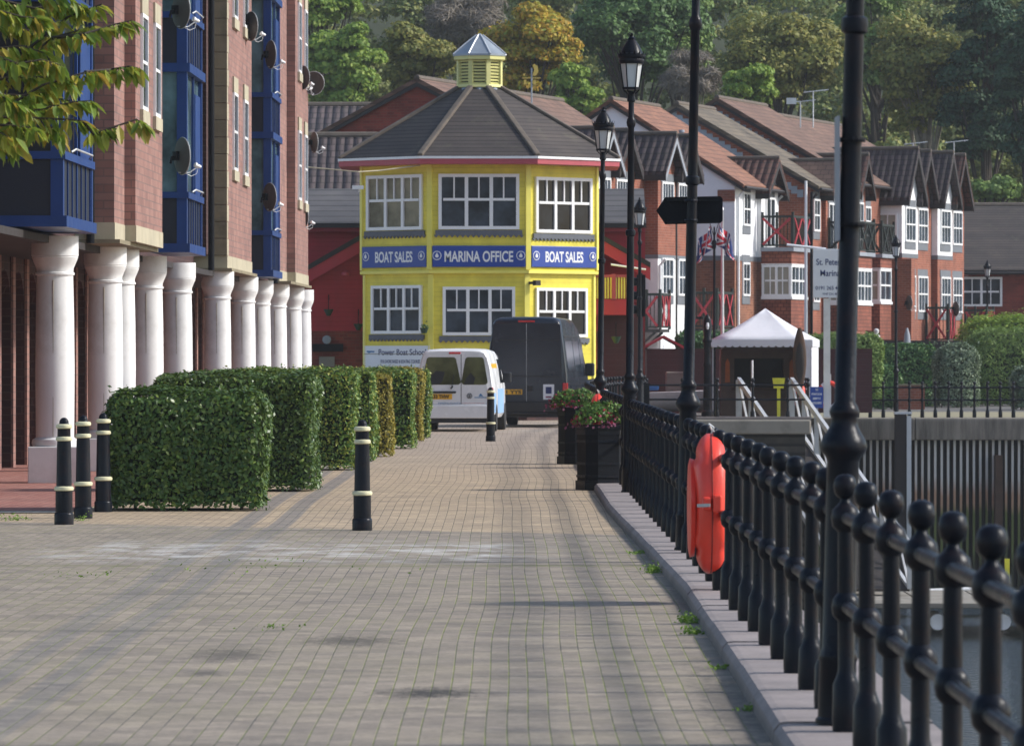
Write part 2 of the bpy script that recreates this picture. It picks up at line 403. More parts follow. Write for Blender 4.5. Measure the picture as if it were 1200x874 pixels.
M_plain('text_black', (.01, .01, .012), .5, .02)
M_plain('text_blue', '#3f78a8', .5, .02)
M_plain('pale_blue', '#8fb4dc', .5, .05)
M_plain('plate_yellow', '#e0a81c', .4, .03)
M_clap('yellow_boards', '#e9d94e', .125, .4)
M_plain('yellow_trim', '#eade66', .5, .06)
M_plain('yellow_pale', '#d2cd86', .55, .06)
M_clap('red_boards', '#a8222e', .125, .4)
M_plain('red_trim', '#a82c3a', .5, .08)
M_plain('pink_fascia', '#b04a56', .5, .08)
M_clap('maroon_boards', '#4a1f22', .16, .45)
M_tile('tile_slate', '#4d4542', '#413b3a', 'z', .105, 50)
M_tile('tile_grey', '#5c5a5c', '#504f52', 'z', .16, 50, moss=False)
M_tile('tile_brown_y', '#7a5f52', '#6a5146', 'y', .17, .3)
M_tile('tile_orange_y', '#8f6450', '#7c5747', 'y', .17, .3)
M_tile('tile_olive_y', '#716658', '#61584c', 'y', .17, .3)
M_tile('tile_brown_x', '#7a5f52', '#6a5146', 'x', .17, .3)
M_tile('pan_dark_x', '#54484a', '#463c3e', 'x', .2, .26, True)
M_tile('pan_brown_x', '#5f3f38', '#52352f', 'x', .2, .26, True)
M_tile('pan_dark_y', '#54484a', '#463c3e', 'y', .2, .26, True)
M_plain('ridge_stone', '#5f554c', .9, .2, 4, dirt='#787060', dsc=5)
M_plain('lead', '#8d96a0', .45, .15, 2, metal=.3)
M_plain('glass_lamp', (.55, .57, .58), .15, .05, 3, spec=.6)
M_plain('tyre', (.012, .012, .013), .8, .1)
M_plain('rubber_black', (.015, .015, .017), .6, .1)
M_plain('van_white', (.74, .75, .77), .25, .02, 2, dirt='#b8b6b2', dsc=1.5, damt=.3, spec=.6)
M_plain('van_navy', (.011, .016, .029), .22, .12, 2, dirt='#2b3038', dsc=1.6, damt=.3, spec=.45)
M_plain('lamp_red', (.55, .015, .015), .2, .1, 3, spec=.7)
M_plain('soil', '#2b2119', .95)
M_plain('gold', '#e0c05a', .4, .1)
M_plain('flag_red', '#c0283a', .8); M_plain('flag_blue', '#25356e', .8); M_plain('flag_white', (.7, .7, .72), .8)
M_plain('tent_white', (.76, .76, .79), .7, .04, 1.5, dirt='#a9a6ae', dsc=1.2, damt=.3)
M_plain('wood_brown', '#4a3629', .8, .25, 4)
M_plain('wood_orange', '#b0662a', .6, .2, 4)
M_plain('wood_grey', '#5e5348', .8, .2, 4)
M_plain('bark', '#3f372f', .9, .3, 6)
M_plain('bark_pale', '#8d8678', .9, .2, 6)
M_plain('concrete', '#8b857b', .9, .15, 1.2, dirt='#55514a', dsc=.9, damt=.7)
M_plain('curtain', '#9a9587', .8, .1)
M_plain('green_trim', '#1f3a2c', .6)
M_plain('yellow_bright', '#d8d13a', .5)
M_plain('blue_cover', '#3c78b8', .6)
def M_glass(name, col, refl=.25):
    s = NT(name); v = s.coord()
    n = s.noise(v, 1.3, 4, .6); c = s.mix(s.ramp(n, .35, .65), tuple(q*.5 for q in srgb(col)), tuple(q*1.5 for q in srgb(col)))
    return s.fin(c, .10, 0, s.noise(v, 2.5, 2), .03, .02, spec=.14)
M_glass('glass_dark', '#1d2228'); M_glass('glass_grey', '#363e48'); M_glass('glass_beige', '#75705f'); M_glass('glass_teal', '#5b7276'); M_glass('glass_olive', '#56583c')
def M_water():
    s = NT('water'); v = s.coord(); o = s.sep(v)
    w1 = s.noise(s.comb(s.math('MULTIPLY', o[0], 1.0), s.math('MULTIPLY', o[1], .55), 0.0), 4.2, 3, .6)
    w2 = s.noise(v, 14, 2)
    return s.fin((.012, .016, .014), .06, 0, s.math('ADD', w1, s.math('MULTIPLY', w2, .25)), .9, .12, spec=.6)
M_water()
def M_pile():
    """steel piles: painted sunlit ribs and shaded recesses, rust above, weed below the tide mark"""
    s = NT('sheet_pile'); v = s.n('NewGeometry').outputs['Position']; o = s.sep(v); z = o[2]
    st = s.noise(s.comb(s.math('MULTIPLY', o[0], 6.0), o[1], s.math('MULTIPLY', z, .6)), 1.0, 6, .65)
    rib_lit = s.ramp(o[1], 168.02, 168.1, 1, 0)  # mask that paints sun on the ribs and shade in the recesses
    c = s.mix(rib_lit, s.mix(st, srgb((20, 20, 20)), srgb((42, 40, 38))), s.mix(st, srgb((176, 172, 166)), srgb((224, 220, 212))))
    zz = s.math('ADD', z, s.math('MULTIPLY', s.math('SUBTRACT', st, .5), 1.1))
    c = s.mix(s.ramp(zz, -2.5, -2.0, .85, 0), c, s.mix(rib_lit, srgb((52, 34, 24)), srgb((168, 122, 88))))
    c = s.mix(s.ramp(zz, -3.1, -2.75, .92, 0), c, s.mix(rib_lit, srgb((18, 24, 12)), srgb((88, 104, 50))))
    c = s.mix(s.ramp(zz, -4.6, -4.2, .85, 0), c, srgb('#2b2a20'))
    return s.fin(c, .8, 0, st, .4, .03)
M_pile()
def M_stained():
    s = NT('concrete_stained'); v = s.n('NewGeometry').outputs['Position']; o = s.sep(v)
    st = s.noise(s.comb(s.math('MULTIPLY', o[0], 5.0), o[1], s.math('MULTIPLY', o[2], .5)), 1.0, 7, .7)
    c = s.mix(s.ramp(st, .35, .65), srgb('#5d564e'), srgb('#8f877b')); c = s.mix(s.ramp(o[2], -.30, -.18, 0, .4), c, srgb('#a8a196'))
    return s.fin(c, .9, 0, st, .3, .02)
M_stained()
def M_board_wall():
    s = NT('timber_baulks'); v = s.coord(); o = s.sep(v)
    fr_ = s.math('FRACT', s.math('DIVIDE', o[2], .24)); n = s.noise(v, 2, 6)
    c = s.mix(s.ramp(n, .3, .7), srgb((44, 42, 39)), srgb((74, 70, 65))); c = s.mix(s.ramp(fr_, .2, .45, .95, 0), c, (.006, .006, .006))
    return s.fin(c, .85, 0, fr_, .6, .05)
M_board_wall()
M_leaf('leaf_laurel', [(50, 74, 30), (70, 96, 40), (88, 114, 48), (62, 86, 36), (120, 138, 62)], .38, .2)
M_leaf('leaf_laurel_b', [(56, 82, 30), (76, 110, 40), (104, 132, 56), (164, 166, 70)], .4, .2)
M_leaf('leaf_gold', [(112, 108, 38), (150, 140, 50), (124, 118, 44), (180, 160, 64)], .5, .2)
M_leaf('leaf_privet', [(40, 70, 34), (60, 98, 48), (80, 122, 64), (122, 148, 88)], .5, .2)
M_leaf('leaf_grey', [(64, 84, 58), (106, 122, 92), (152, 166, 138), (82, 102, 70)], .55, .2)
M_leaf('leaf_cherry', [(108, 136, 50), (142, 158, 60), (100, 128, 52), (168, 172, 64), (184, 154, 68), (120, 152, 64)], .4, .4)
M_leaf('leaf_bright', [(100, 132, 48), (124, 152, 60), (152, 170, 70), (110, 140, 54)], .6, .3)
M_leaf('leaf_dark', [(64, 88, 48), (82, 112, 56), (102, 132, 68), (70, 96, 52)], .6, .2)
M_leaf('leaf_mid', [(88, 114, 54), (108, 136, 66), (134, 154, 80), (98, 124, 60)], .6, .25)
M_leaf('leaf_yellow', [(162, 150, 48), (196, 170, 52), (130, 144, 50), (210, 160, 54), (146, 136, 50)], .6, .3)
M_leaf('leaf_olive', [(122, 126, 62), (152, 150, 74), (100, 110, 54), (174, 162, 80)], .6, .3)
M_leaf('leaf_conifer', [(44, 70, 48), (56, 82, 58), (66, 96, 64), (50, 74, 50)], .7, .1)
M_leaf('twig_grey', [(100, 94, 84), (130, 122, 116), (150, 140, 126), (116, 104, 82)], .8, .1)
M_leaf('leaf_wood', [(96, 116, 66), (122, 138, 78), (154, 160, 88), (84, 110, 66), (176, 170, 96), (104, 126, 72), (144, 142, 94)], .6, .25, big=(.045, (108, 108, 50), .55))
M_leaf('petal_red', [(138, 32, 54), (164, 44, 68), (116, 24, 44), (168, 74, 96)], .6, .3)
M_leaf('petal_pink', ['#a05a78', '#8c4a66', '#b87a92'], .6, .3)
M_leaf('leaf_flower', ['#4c7030', '#6b8c40', '#35562a', '#87a04c'], .5, .3)
M_leaf('grass', ['#5c7a2a', '#7a9638', '#4a6624'], .6, .3)

# ================================================================= ground, water, quay
def ngon(name, pts, z, mat, parent=None, kind='structure'):
    from mathutils.geometry import tessellate_polygon
    vs = [Vector((x, y, z)) for x, y in pts]; tr = tessellate_polygon([vs])
    m = MB(); fs = []
    for t in tr:
        a, b, c = [vs[i] for i in t]
        fs.append(tuple(t) if (b-a).cross(c-a).z > 0 else tuple(reversed(t)))
    m.add([tuple(v) for v in vs], fs); return m.build(name, mat, parent, kind=kind)
EDGE = [(1.78, -40), (1.78, 104), (1.95, 116), (2.5, 131), (3.45, 146), (7.83, 146), (7.83, 147.3), (5.7, 147.3), (5.7, 152.4), (8.0, 152.4), (8.35, 168.6), (70, 168.6)]
ngon('ground', [(-500, -60)]+[(EDGE[0][0], -60)]+EDGE[1:]+[(70, -60), (500, -60), (500, 900), (-500, 900)], 0.0, 'tarmac')
KX = [(-40, 1.13), (20, 1.13), (24, 1.135), (30, 1.17), (35, 1.185), (39, 1.2), (44, 1.16), (50, 1.12), (55, 1.07), (60, 1.03), (70, 1.03), (84, 1.03), (104, 1.1), (116, 1.3), (131, 1.85), (146, 2.9)]
def kx(y):
    for (a, b), (c, d) in zip(KX, KX[1:]):
        if a <= y <= c: return b+(d-b)*(y-a)/(c-a)
    return KX[-1][1]
ngon('pavement', [(-60, -40)]+[(x, y) for y, x in KX]+[(2.9, 152), (-60, 152)], .006, 'block_paving')
ngon('red_pavement', [(-4.75, 60.6), (-4.45, 74), (-3.7, 110), (-3.3, 134), (-14, 134), (-14, 60.6)], .012, 'red_blocks')
ngon('pavement_edging', [(-4.75, 59.7), (-4.75, 60.6), (-14, 60.6), (-14, 59.7)], .014, 'dark_blocks')
# coping of big stones with open joints and a kerb edge rounded by wear
def edge_x(y):
    for (a, b), (c, d) in zip(EDGE, EDGE[1:]):
        if b <= y <= d: return a+(c-a)*(y-b)/(d-b)
    return 1.78
m = MB(); y = 6.0; rr = random.Random(3)
while y < 146:
    L = 2.28 + rr.uniform(-.08, .08); y1 = min(y+L, 146.5); n = 4
    zt = .1+rr.uniform(-.006, .006)
    prof = lambda yy: [(kx(yy), 0), (kx(yy)+.008, zt-.035), (kx(yy)+.035, zt-.004), (kx(yy)+.07, zt), (edge_x(yy)+.06, zt), (edge_x(yy)+.06, -.32)]
    rings = [prof(y+.012+(y1-y-.024)*i/n) for i in range(n+1)]
    vs = [(x, y+.012+(y1-y-.024)*i/n, z) for i, rg in enumerate(rings) for x, z in rg]; k = 6
    fs = [(i*k+j, i*k+j+1, (i+1)*k+j+1, (i+1)*k+j) for i in range(n) for j in range(k-1)]
    fs = [tuple(reversed(f)) for f in fs]; fs += [tuple(range(k)), tuple(range(n*k+k-1, n*k-1, -1))]
    m.add(vs, fs); y = y1
struct(m, 'kerb', 'coping_stone')
ngon('water', [(1.7, -60), (1.7, 104), (3.4, 146.5), (3.4, 153), (8.4, 153), (8.4, 170), (70, 170), (70, -60)], -5.25, 'water')
# weeds along the kerb
gr_ = np.random.default_rng(2)
def tuft(x, y, r, n, hh, col='grass', nm='weed', lab=None):
    c = np.column_stack([gr_.normal(x, r, n), gr_.normal(y, r*2.2, n), np.abs(gr_.normal(0, hh, n))+.01])
    return leaf_arrays(c, np.tile([0, -.6, .6], (n, 1)), .03, .014, .6)
wv = np.vstack([tuft(1.10, 43.3, .04, 150, .03), tuft(1.12, 35.2, .035, 160, .025), tuft(1.10, 33.8, .03, 90, .02), tuft(1.08, 47.5, .05, 60, .01),
    tuft(XX(22, 57.5), 57.2, .08, 90, .03), tuft(XX(96, 57), 57.0, .05, 50, .03), tuft(1.12, 30, .04, 40, .012), tuft(1.13, 26.5, .03, 40, .012),
    tuft(XX(318, 34.5), 34.6, .07, 22, .005), tuft(XX(96, 43), 43, .15, 25, .004), tuft(XX(330, 46), 44.8, .6, 40, .004)])
leaf_obj('weeds', wv, 'grass', kind='stuff')

# quay walls: things of their own
t = thing('quay_wall', 'near quay wall below the kerb and the black railing', 'wall', (1.8, 60, -5))
MB().prism([(1.83, -40), (1.83, 104), (2.0, 116), (2.55, 131), (3.5, 146), (2.5, 146), (1.5, 120), (1.2, 104), (1.2, -40)][::1], 'z', -7, -.33).build('masonry', 'concrete', t, world=True)
t = thing('quay_wall', 'dark horizontal timber quay wall under the landing beside the gangway', 'wall', (5.8, 146, -5))
MB().box(3.45, 7.72, 146.03, 147.2, -7, -.36).build('timber_face', 'timber_baulks', t, world=True)
MB().box(3.40, 7.86, 145.85, 147.32, -.358, .02).build('cap_beam', 'concrete', t, world=True, bevel=.04)
MB().box(5.5, 8.4, 152.42, 153.2, -7, -.02).build('rear_face', 'timber_baulks', t, world=True)
MB().box(8.1, 8.22, 153.2, 168, -7, -.02).build('return_face', 'timber_baulks', t, world=True)
t = thing('quay_wall', 'far quay wall of ribbed steel sheet piles under a concrete beam', 'wall', (20, 168, -5))
m = MB(); x = 8.3; pts = []
while x < 40: pts += [(x, 168.0), (x+.072, 168.0), (x+.085, 168.25), (x+.182, 168.25)]; x += .195
m.prism(pts+[(40.2, 169.0), (8.3, 169.0)], 'z', -7, -.85)
m.build('sheet_piling', 'sheet_pile', t, world=True)
m = MB(); x = 8.2; rr = random.Random(4)
while x < 40: m.box(x, x+3.98, 167.75, 169.2, -.848, -.17+rr.uniform(-.005, .005)); x += 4.0
m.build('cap_beam', 'concrete_stained', t, world=True, bevel=.03)
MB().box(XX(1170, 167.6)-.1, XX(1170, 167.6)+.12, 167.5, 168.0, -4, -1.3).build('timber_fender', 'wood_brown', t, world=True)
t = thing('fender_pile', 'tall square mooring pile standing against the far sheet pile wall', 'pile', (XX(1058, 166.5), 166.5, -7))
MB().box(-.24, .10, -.2, .2, 0, 6.95).build('pile', 'dark_timber', t); MB().box(.103, .24, -.22, .22, 0, 6.9).build('steel_guide', 'aluminium', t)
MB().box(-.26, .26, -.23, .23, 6.952, 7.02).build('cap', 'aluminium', t)

# pontoon on the water
t = thing('pontoon', 'grey floating pontoon with pale floats at the foot of the gangway', 'pontoon', (14, 140, -5.2))
m = MB()
for i in range(8): m.box(8.6+i*1.62, 8.6+i*1.62+1.58, 137.5, 145, -4.55, -4.42)
m.build('deck', 'concrete', t, world=True, bevel=.02)
m = MB()
for i in range(8):
    m.M = Matrix.Translation((8.95+i*1.62, 137.7, -4.9)) @ Matrix.Rotation(R(90), 4, 'X')
    m.lathe([(.05, -.02), (.2, 0), (.23, -.3), (.23, -1.2), (.2, -1.5)], seg=14)
build_each(m, 'float', 'column_paint', t, 70, world=True, smooth=True)
m = MB(); m.box(XX(1180, 141)-.06, XX(1180, 141)+.06, 140.9, 141, -4.415, -3.45); m.build('marker_post', 'yellow_bright', t, world=True)
t = thing('rowing_boat', 'small white boat moored low on the water beyond the railing posts', 'boat', (XX(1040, 150), 149, -5.1))
def hull(L, W, H, n=12):
    m = MB(); vs = []; k = 9
    for i in range(n+1):
        s_ = i/n; w_ = W/2*(1-max(0, (s_-.45)/.55)**2.2)*(.85+.15*min(1, s_*4)); zb = .02+.25*H*max(0, (s_-.6)/.4)**2; zt = H*(1+.25*s_*s_)
        for j in range(k):
            a = PI*j/(k-1); vs.append((-w_*math.cos(a), s_*L, zt-(zt-zb)*math.sin(a)**.7))
    fs = [(i*k+j, i*k+j+1, (i+1)*k+j+1, (i+1)*k+j) for i in range(n) for j in range(k-1)]+[tuple(range(k-1, -1, -1)), tuple(range(n*k, n*k+k))]
    fs += [((i+1)*k, (i+1)*k+k-1, i*k+k-1, i*k) for i in range(n)]
    return m.add(vs, fs)
h_ = hull(3.2, 1.3, .5); h_.M = Matrix.Identity(4); h_.v = [tuple(Matrix.Rotation(R(-80), 4, 'Z') @ Vector(v)) for v in h_.v]; h_.build('hull', 'white_paint', t, smooth=True)
MB().box(.5, 1.0, -.5, .45, .45, .62).build('thwart', 'wood_grey', t)

# ================================================================= railings
def post_profile(top=1.03):
    r = .034
    return [(.06, 0), (.062, .05), (.058, .2), (.046, .225), (.041, .24), (r+.001, .26), (r, .47), (.044, .48), (.056, .495), (.062, .53), (.056, .565), (.044, .58), (r, .59),
            (r-.002, .85), (.042, .86), (.056, .875), (.062, .91), (.056, .945), (.036, .965), (.022, .98), (.02, .992), (.032, 1.0), (.044, 1.014), (.0495, 1.038), (.0495, 1.052), (.044, 1.076), (.032, 1.09), (.012, 1.098)]
def railing(label, path, z, step, seg=12, y0=None, small=False):
    """path: list of (x, y); posts every step metres along it"""
    pts = [Vector((a, b, z)) for a, b in path]
    t = thing('railing', label, 'railing', tuple(pts[0]))
    pp = []; acc = 0.0
    nxt = 0.0
    for a, b in zip(pts, pts[1:]):
        L = (b-a).length
        while nxt <= acc+L+1e-6: pp.append(a+(b-a)*((nxt-acc)/L)); nxt += step
        acc += L
    m = MB(); m.lathe(post_profile(), seg=seg); p0 = m.build('post', 'black_paint', t, smooth=True)
    rr = random.Random(9)
    for i, p in enumerate(pp[:100]):
        o = p0 if i == 0 else p0.copy()
        if i: C.objects.link(o)
        o.location = p-pts[0]; o.rotation_euler = (R(rr.uniform(-.5, .5)), R(rr.uniform(-.4, .4)), rr.uniform(0, 6))
        WM[o.name] = WM[t.name]
    for zz, nm in ((.91, 'top_rail'), (.53, 'middle_rail')):
        m = MB(); m.tube([tuple(q+Vector((0, 0, zz))) for q in pts], .027, 10); m.build(nm, 'black_paint', t, smooth=True, world=True)
    return t, pp
RX = [(1.43, 15.2), (1.43, 45), (1.40, 66), (1.37, 84), (1.37, 95), (1.45, 108), (1.62, 118), (2.0, 128), (2.55, 137), (3.1, 143.5), (3.55, 146.25)]
def rail_x(y):
    for (a, b), (c, d) in zip(RX, RX[1:]):
        if b <= y <= d: return a+(c-a)*(y-b)/(d-b)
    return RX[0][0]
near_rail, posts = railing('black iron railing with ball topped posts along the near quay edge', RX, .098, 1.42, 14)
railing('black iron railing along the front of the landing before the gangway', [(3.55, 146.25), (7.72, 146.25)], .02, .93, 8)
railing('short black railing on the corner of the landing behind the gangway', [(8.15, 152.7), (8.2, 160), (8.45, 167.6)], .0, 1.5, 8)
railing('black iron railing on top of the far sheet pile quay wall', [(8.5, 168.3), (30, 168.3)], -.17, .395, 8)

# ================================================================= lamp posts
def lamp_posts():
    t = thing('street_lamp', 'x', 'street lamp', (0, 0, 0), 0, 'black heritage street lamps along the quay')
    m = MB()
    m.lathe([(.092, 0), (.092, .02), (.082, .03), (.081, .27), (.087, .285), (.080, .31), (.072, .33), (.071, 1.02), (.069, 1.14), (.078, 1.16), (.098, 1.185), (.104, 1.21), (.094, 1.24),
             (.074, 1.27), (.060, 1.30), (.056, 1.33), (.064, 1.345), (.066, 1.36), (.058, 1.38), (.046, 1.40), (.044, 2.5), (.042, 3.0), (.056, 3.01), (.060, 3.04), (.056, 3.07), (.040, 3.08), (.036, 4.27),
             (.048, 4.29), (.055, 4.33), (.048, 4.37), (.034, 4.39), (.033, 4.57), (.048, 4.58), (.050, 4.6), (.042, 4.63), (.046, 4.66), (.034, 4.68), (.03, 4.70)], seg=20)
    m.build('column', 'black_paint', t, smooth=True)
    ln = MB()
    ln.lathe([(.10, 4.715), (.104, 4.74), (.1, 4.745)], seg=6)   # glazing sill
    for k in range(6):
        a = 2*PI*k/6; c_, s_ = math.cos(a), math.sin(a)
        ln.bar((.093*c_, .093*s_, 4.73), (.135*c_, .135*s_, 5.02), .013)
        ln.tube([(.035*c_, .035*s_, 4.66), (.08*c_, .08*s_, 4.70), (.1*c_, .1*s_, 4.73)], .008, 6)
        for q in range(3):     # little crown leaves round the gallery
            b = a+q*PI/9; ln.add([(.165*math.cos(b-.1), .165*math.sin(b-.1), 5.12), (.165*math.cos(b+.1), .165*math.sin(b+.1), 5.12), (.19*math.cos(b), .19*math.sin(b), 5.175)], [(0, 1, 2), (2, 1, 0)])
    lo = ln.build('lantern', 'black_paint', t)
    m = MB(); m.lathe([(.086, 4.742), (.127, 5.02)], seg=6); m.build('glass', 'glass_lamp', lo)
    m = MB()
    m.lathe([(.138, 5.018), (.146, 5.03), (.150, 5.06), (.146, 5.075), (.158, 5.09), (.166, 5.12), (.160, 5.135), (.135, 5.14), (.125, 5.16), (.095, 5.225), (.062, 5.275), (.042, 5.30), (.046, 5.315), (.028, 5.33), (.022, 5.345)], seg=18)
    for k in range(5):
        b = 2*PI*k/5; m.add([(.02*math.cos(b-.5), .02*math.sin(b-.5), 5.34), (.02*math.cos(b+.5), .02*math.sin(b+.5), 5.34), (.045*math.cos(b), .045*math.sin(b), 5.385)], [(0, 1, 2), (2, 1, 0)])
    m.lathe([(.01, 5.34), (.016, 5.36), (.004, 5.385)], seg=6)
    m.build('cap', 'black_paint', lo, smooth=True)
    return t
L0 = lamp_posts()
spots = [((1.412, 24.15, .1), 'nearest lamp post, its shaft passing in front of the white marina sign'),
 ((1.425, 45.6, .1), 'lamp post carrying the black arrow board'),
 ((1.37, 65, .1), 'tallest fully visible lamp, its lantern against the green wood above the planters'),
 ((1.325, 84.3, .1), 'lamp post just behind the flower planters, its lantern at the octagon roof edge'),
 ((2.97, 129, .0), 'small lamp between the tall lamp and the arrow board, before the brick gables'),
 ((XX(1050, 170), 170, .02), 'lamp on the far quay in front of the brick terrace with paired gables'),
 ((XX(1157, 222), 222, .15), 'farthest lamp, rising from the hedge before the dark roofed house')]
for i, (p, lb) in enumerate(spots):
    q = L0
    if i == 0: L0.location = p; L0['label'] = lb
    else: q = dup(L0, p, i*.35, lb)
    q.rotation_mode = 'ZYX' if False else 'XYZ'; q.rotation_euler = (0, R([1.5, 1.1, .35, .7, 0, 0, 0][i]), 0)
# plate strapped to the nearest lamp, seen edge on
t = thing('sign_plate', 'pale sign plate strapped high on the nearest lamp post, seen edge on', 'sign', (1.425, 24.15, 2.42))
MB().box(-.014, -.004, -.12, .12, -.22, .32).build('plate', 'fascia_grey', t)
m = MB()
for z in (-.15, .22): m.lathe([(.058, z-.010), (.060, z), (.058, z+.010)], .055, 0, 16)
build_each(m, 'strap', 'black_paint_matt', t, 48)
# arrow board on the second lamp
t = thing('direction_sign', 'black arrow shaped board pointing left, seen from behind on its lamp post', 'sign', (1.47, 45.72, 2.9))
x0, x1 = XX(769, 45.7)-1.47, XX(847, 45.7)-1.47; zb, zt = ZZ(263, 45.7)-2.9, ZZ(230, 45.7)-2.9; zm = ZZ(247, 45.7)-2.9
m = MB(); m.prism([(x0, zm), (x0+.075, zb), (x1-.02, zb+.01), (x1, zb+.03), (x1, zt-.02), (x1-.02, zt), (x0+.075, zt-.008)], 'y', 0, .015)
m.build('board', 'black_paint_matt', t)
m = MB()
for z in (zb+.02, zt-.03): m.box(x0+.09, x1-.03, -.014, -.001, z-.008, z+.008)
build_each(m, 'rail', 'black_paint', t)
m = MB()
for z in (zb+.03, zt-.04): m.lathe([(.055, z-.012), (.058, z), (.055, z+.012)], 0, -.12, 16); m.box(-.02, .02, -.07, -.01, z-.01, z+.01)
m.build('clamp', 'black_paint', t)

# ================================================================= lifebuoy housings
def housing():
    t = thing('lifebuoy_housing', 'x', 'lifebuoy housing', (0, 0, 0), 0, 'orange lifebuoy housings on the railing')
    # outline facing the path (y, z) scaled by depth sections across x
    def shell(x0, x1, inset, zsh=0.0):
        pts = []
        n = 40
        for i in range(n):
            a = 2*PI*i/n; rz = .475; ry = .40
            pts.append((ry*math.cos(a), rz*math.sin(a)))
        return pts
    m = MB(); k = 26; vs = []; NZ = 40
    for iz in range(NZ+1):
        z = -.478+.956*iz/NZ; az = abs(z)/.478; e = max(.02, (1-az**2.3))**.5
        tx = .132 if abs(z) < .27 else (.132-.034*min(1, (abs(z)-.27)/.035)); tx *= min(1, e*1.5)**.8; ty = max(.03, .40*e)
        row = []
        for q in range(k):
            a = 2*PI*q/k+PI/k; cx_, sy_ = math.cos(a), math.sin(a)
            x = tx*(abs(cx_)**.55)*(1 if cx_ > 0 else -1); y = ty*(abs(sy_)**.75)*(1 if sy_ > 0 else -1); row.append((x, y, z))
        vs += row
    # the two halves meet in a shallow groove
    fs = [(i*k+q, i*k+(q+1) % k, (i+1)*k+(q+1) % k, (i+1)*k+q) for i in range(NZ) for q in range(k)]+[tuple(range(k-1, -1, -1)), tuple(NZ*k+q for q in range(k))]
    m.add(vs, fs); sh = m.build('shell', 'buoy_orange', t, smooth=True)
    m = MB(); m.tube([(0, -.402*max(.02, (1-(abs(z)/.478)**2.3))**.5-.001, z) for z in [-.47+.94*i/30 for i in range(31)]], .005, 6); m.build('seam', 'seam_red', t)
    m = MB(); m.box(-.07, -.012, -.475, -.40, -.035, .055); m.box(.0, .062, -.485, -.40, -.05, .07); m.build('latch', 'buoy_orange', t, bevel=.014)
    m = MB(); m.bar((-.105, -.46, -.002), (-.02, -.49, .002), .018, .022); m.build('buckle', 'steel', t)
    m = MB(); m.lathe([(.385, 0), (.39, .012), (.36, .02)], seg=32)
    m.M = Matrix.Translation((-.142, 0, -.03)) @ Matrix.Rotation(R(90), 4, 'Y'); m2 = MB(m.M); m2.lathe([(.30, -.010), (.34, 0), (.33, .03)], seg=32); m2.build('front_cover', 'buoy_orange', t, smooth=True)
    m = MB(); m.tube([(0, -.05, .47), (.02, -.06, .52), (-.01, -.03, .545), (.01, -.02, .50), (.03, -.07, .49)], .007, 6); m.build('lanyard', 'white_rope', t)
    m = MB(); m.box(.125, .16, -.3, .3, .22, .26); m.box(.125, .16, -.3, .3, -.16, -.12); build_each(m, 'bracket', 'galvanised', t)
    return t
H0 = housing(); H0.location = (1.36, 38.0, .69); H0['label'] = 'large orange lifebuoy housing hung on the near railing in the foreground'
dup(H0, (1.30, 84.1, .645), 0, 'orange lifebuoy housing showing just above the flowers of the planters')
dup(H0, (2.05, 131, .645), -.2, 'small distant orange lifebuoy housing beside the black van')
dup(H0, (XX(937, 152.9), 152.9, .55), R(6), 'orange lifebuoy housing behind the top of the gangway')

# ================================================================= bollards
def bollard():
    t = thing('bollard', 'x', 'bollard', (0, 0, 0), 0, 'black bollards with cream rings')
    m = MB(); m.lathe([(.098, 0), (.098, .10), (.092, .115), (.086, .12), (.086, .33), (.083, .355), (.078, .38), (.071, .80), (.068, .84), (.066, .96), (.068, .97), (.066, .985), (.058, 1.0), (.047, 1.02), (.047, 1.035), (.038, 1.055), (.022, 1.07), (.004, 1.075)], seg=20)
    m.build('shaft', 'black_paint', t, smooth=True)
    for z, r in ((.36, .086), (.86, .070), (.985, .069)):
        m = MB(); m.lathe([(r-.004, z-.024), (r+.010, z-.016), (r+.014, z), (r+.010, z+.016), (r-.004, z+.024)], seg=20); m.build('ring', 'cream_paint', t, smooth=True)
    return t
B0 = bollard()
bs = [((XX(75, 55.8), 55.8), 'bollard nearest the left edge, front one of the row of three by the white column'),
      ((XX(97.5, 57.9), 57.9), 'middle one of the three bollards by the white column'),
      ((XX(121, 60.3), 60.3), 'bollard of the three that touches the nearest hedge'),
      ((XX(424.5, 53.9), 53.9), 'lone bollard in the middle of the paving'),
      ((XX(575, 110), 110), 'far bollard standing behind the white van')]
for i, ((x, y), lb) in enumerate(bs):
    if i == 0: B0.location = (x, y, .006); B0['label'] = lb
    else: dup(B0, (x, y, .006), i*1.1, lb)

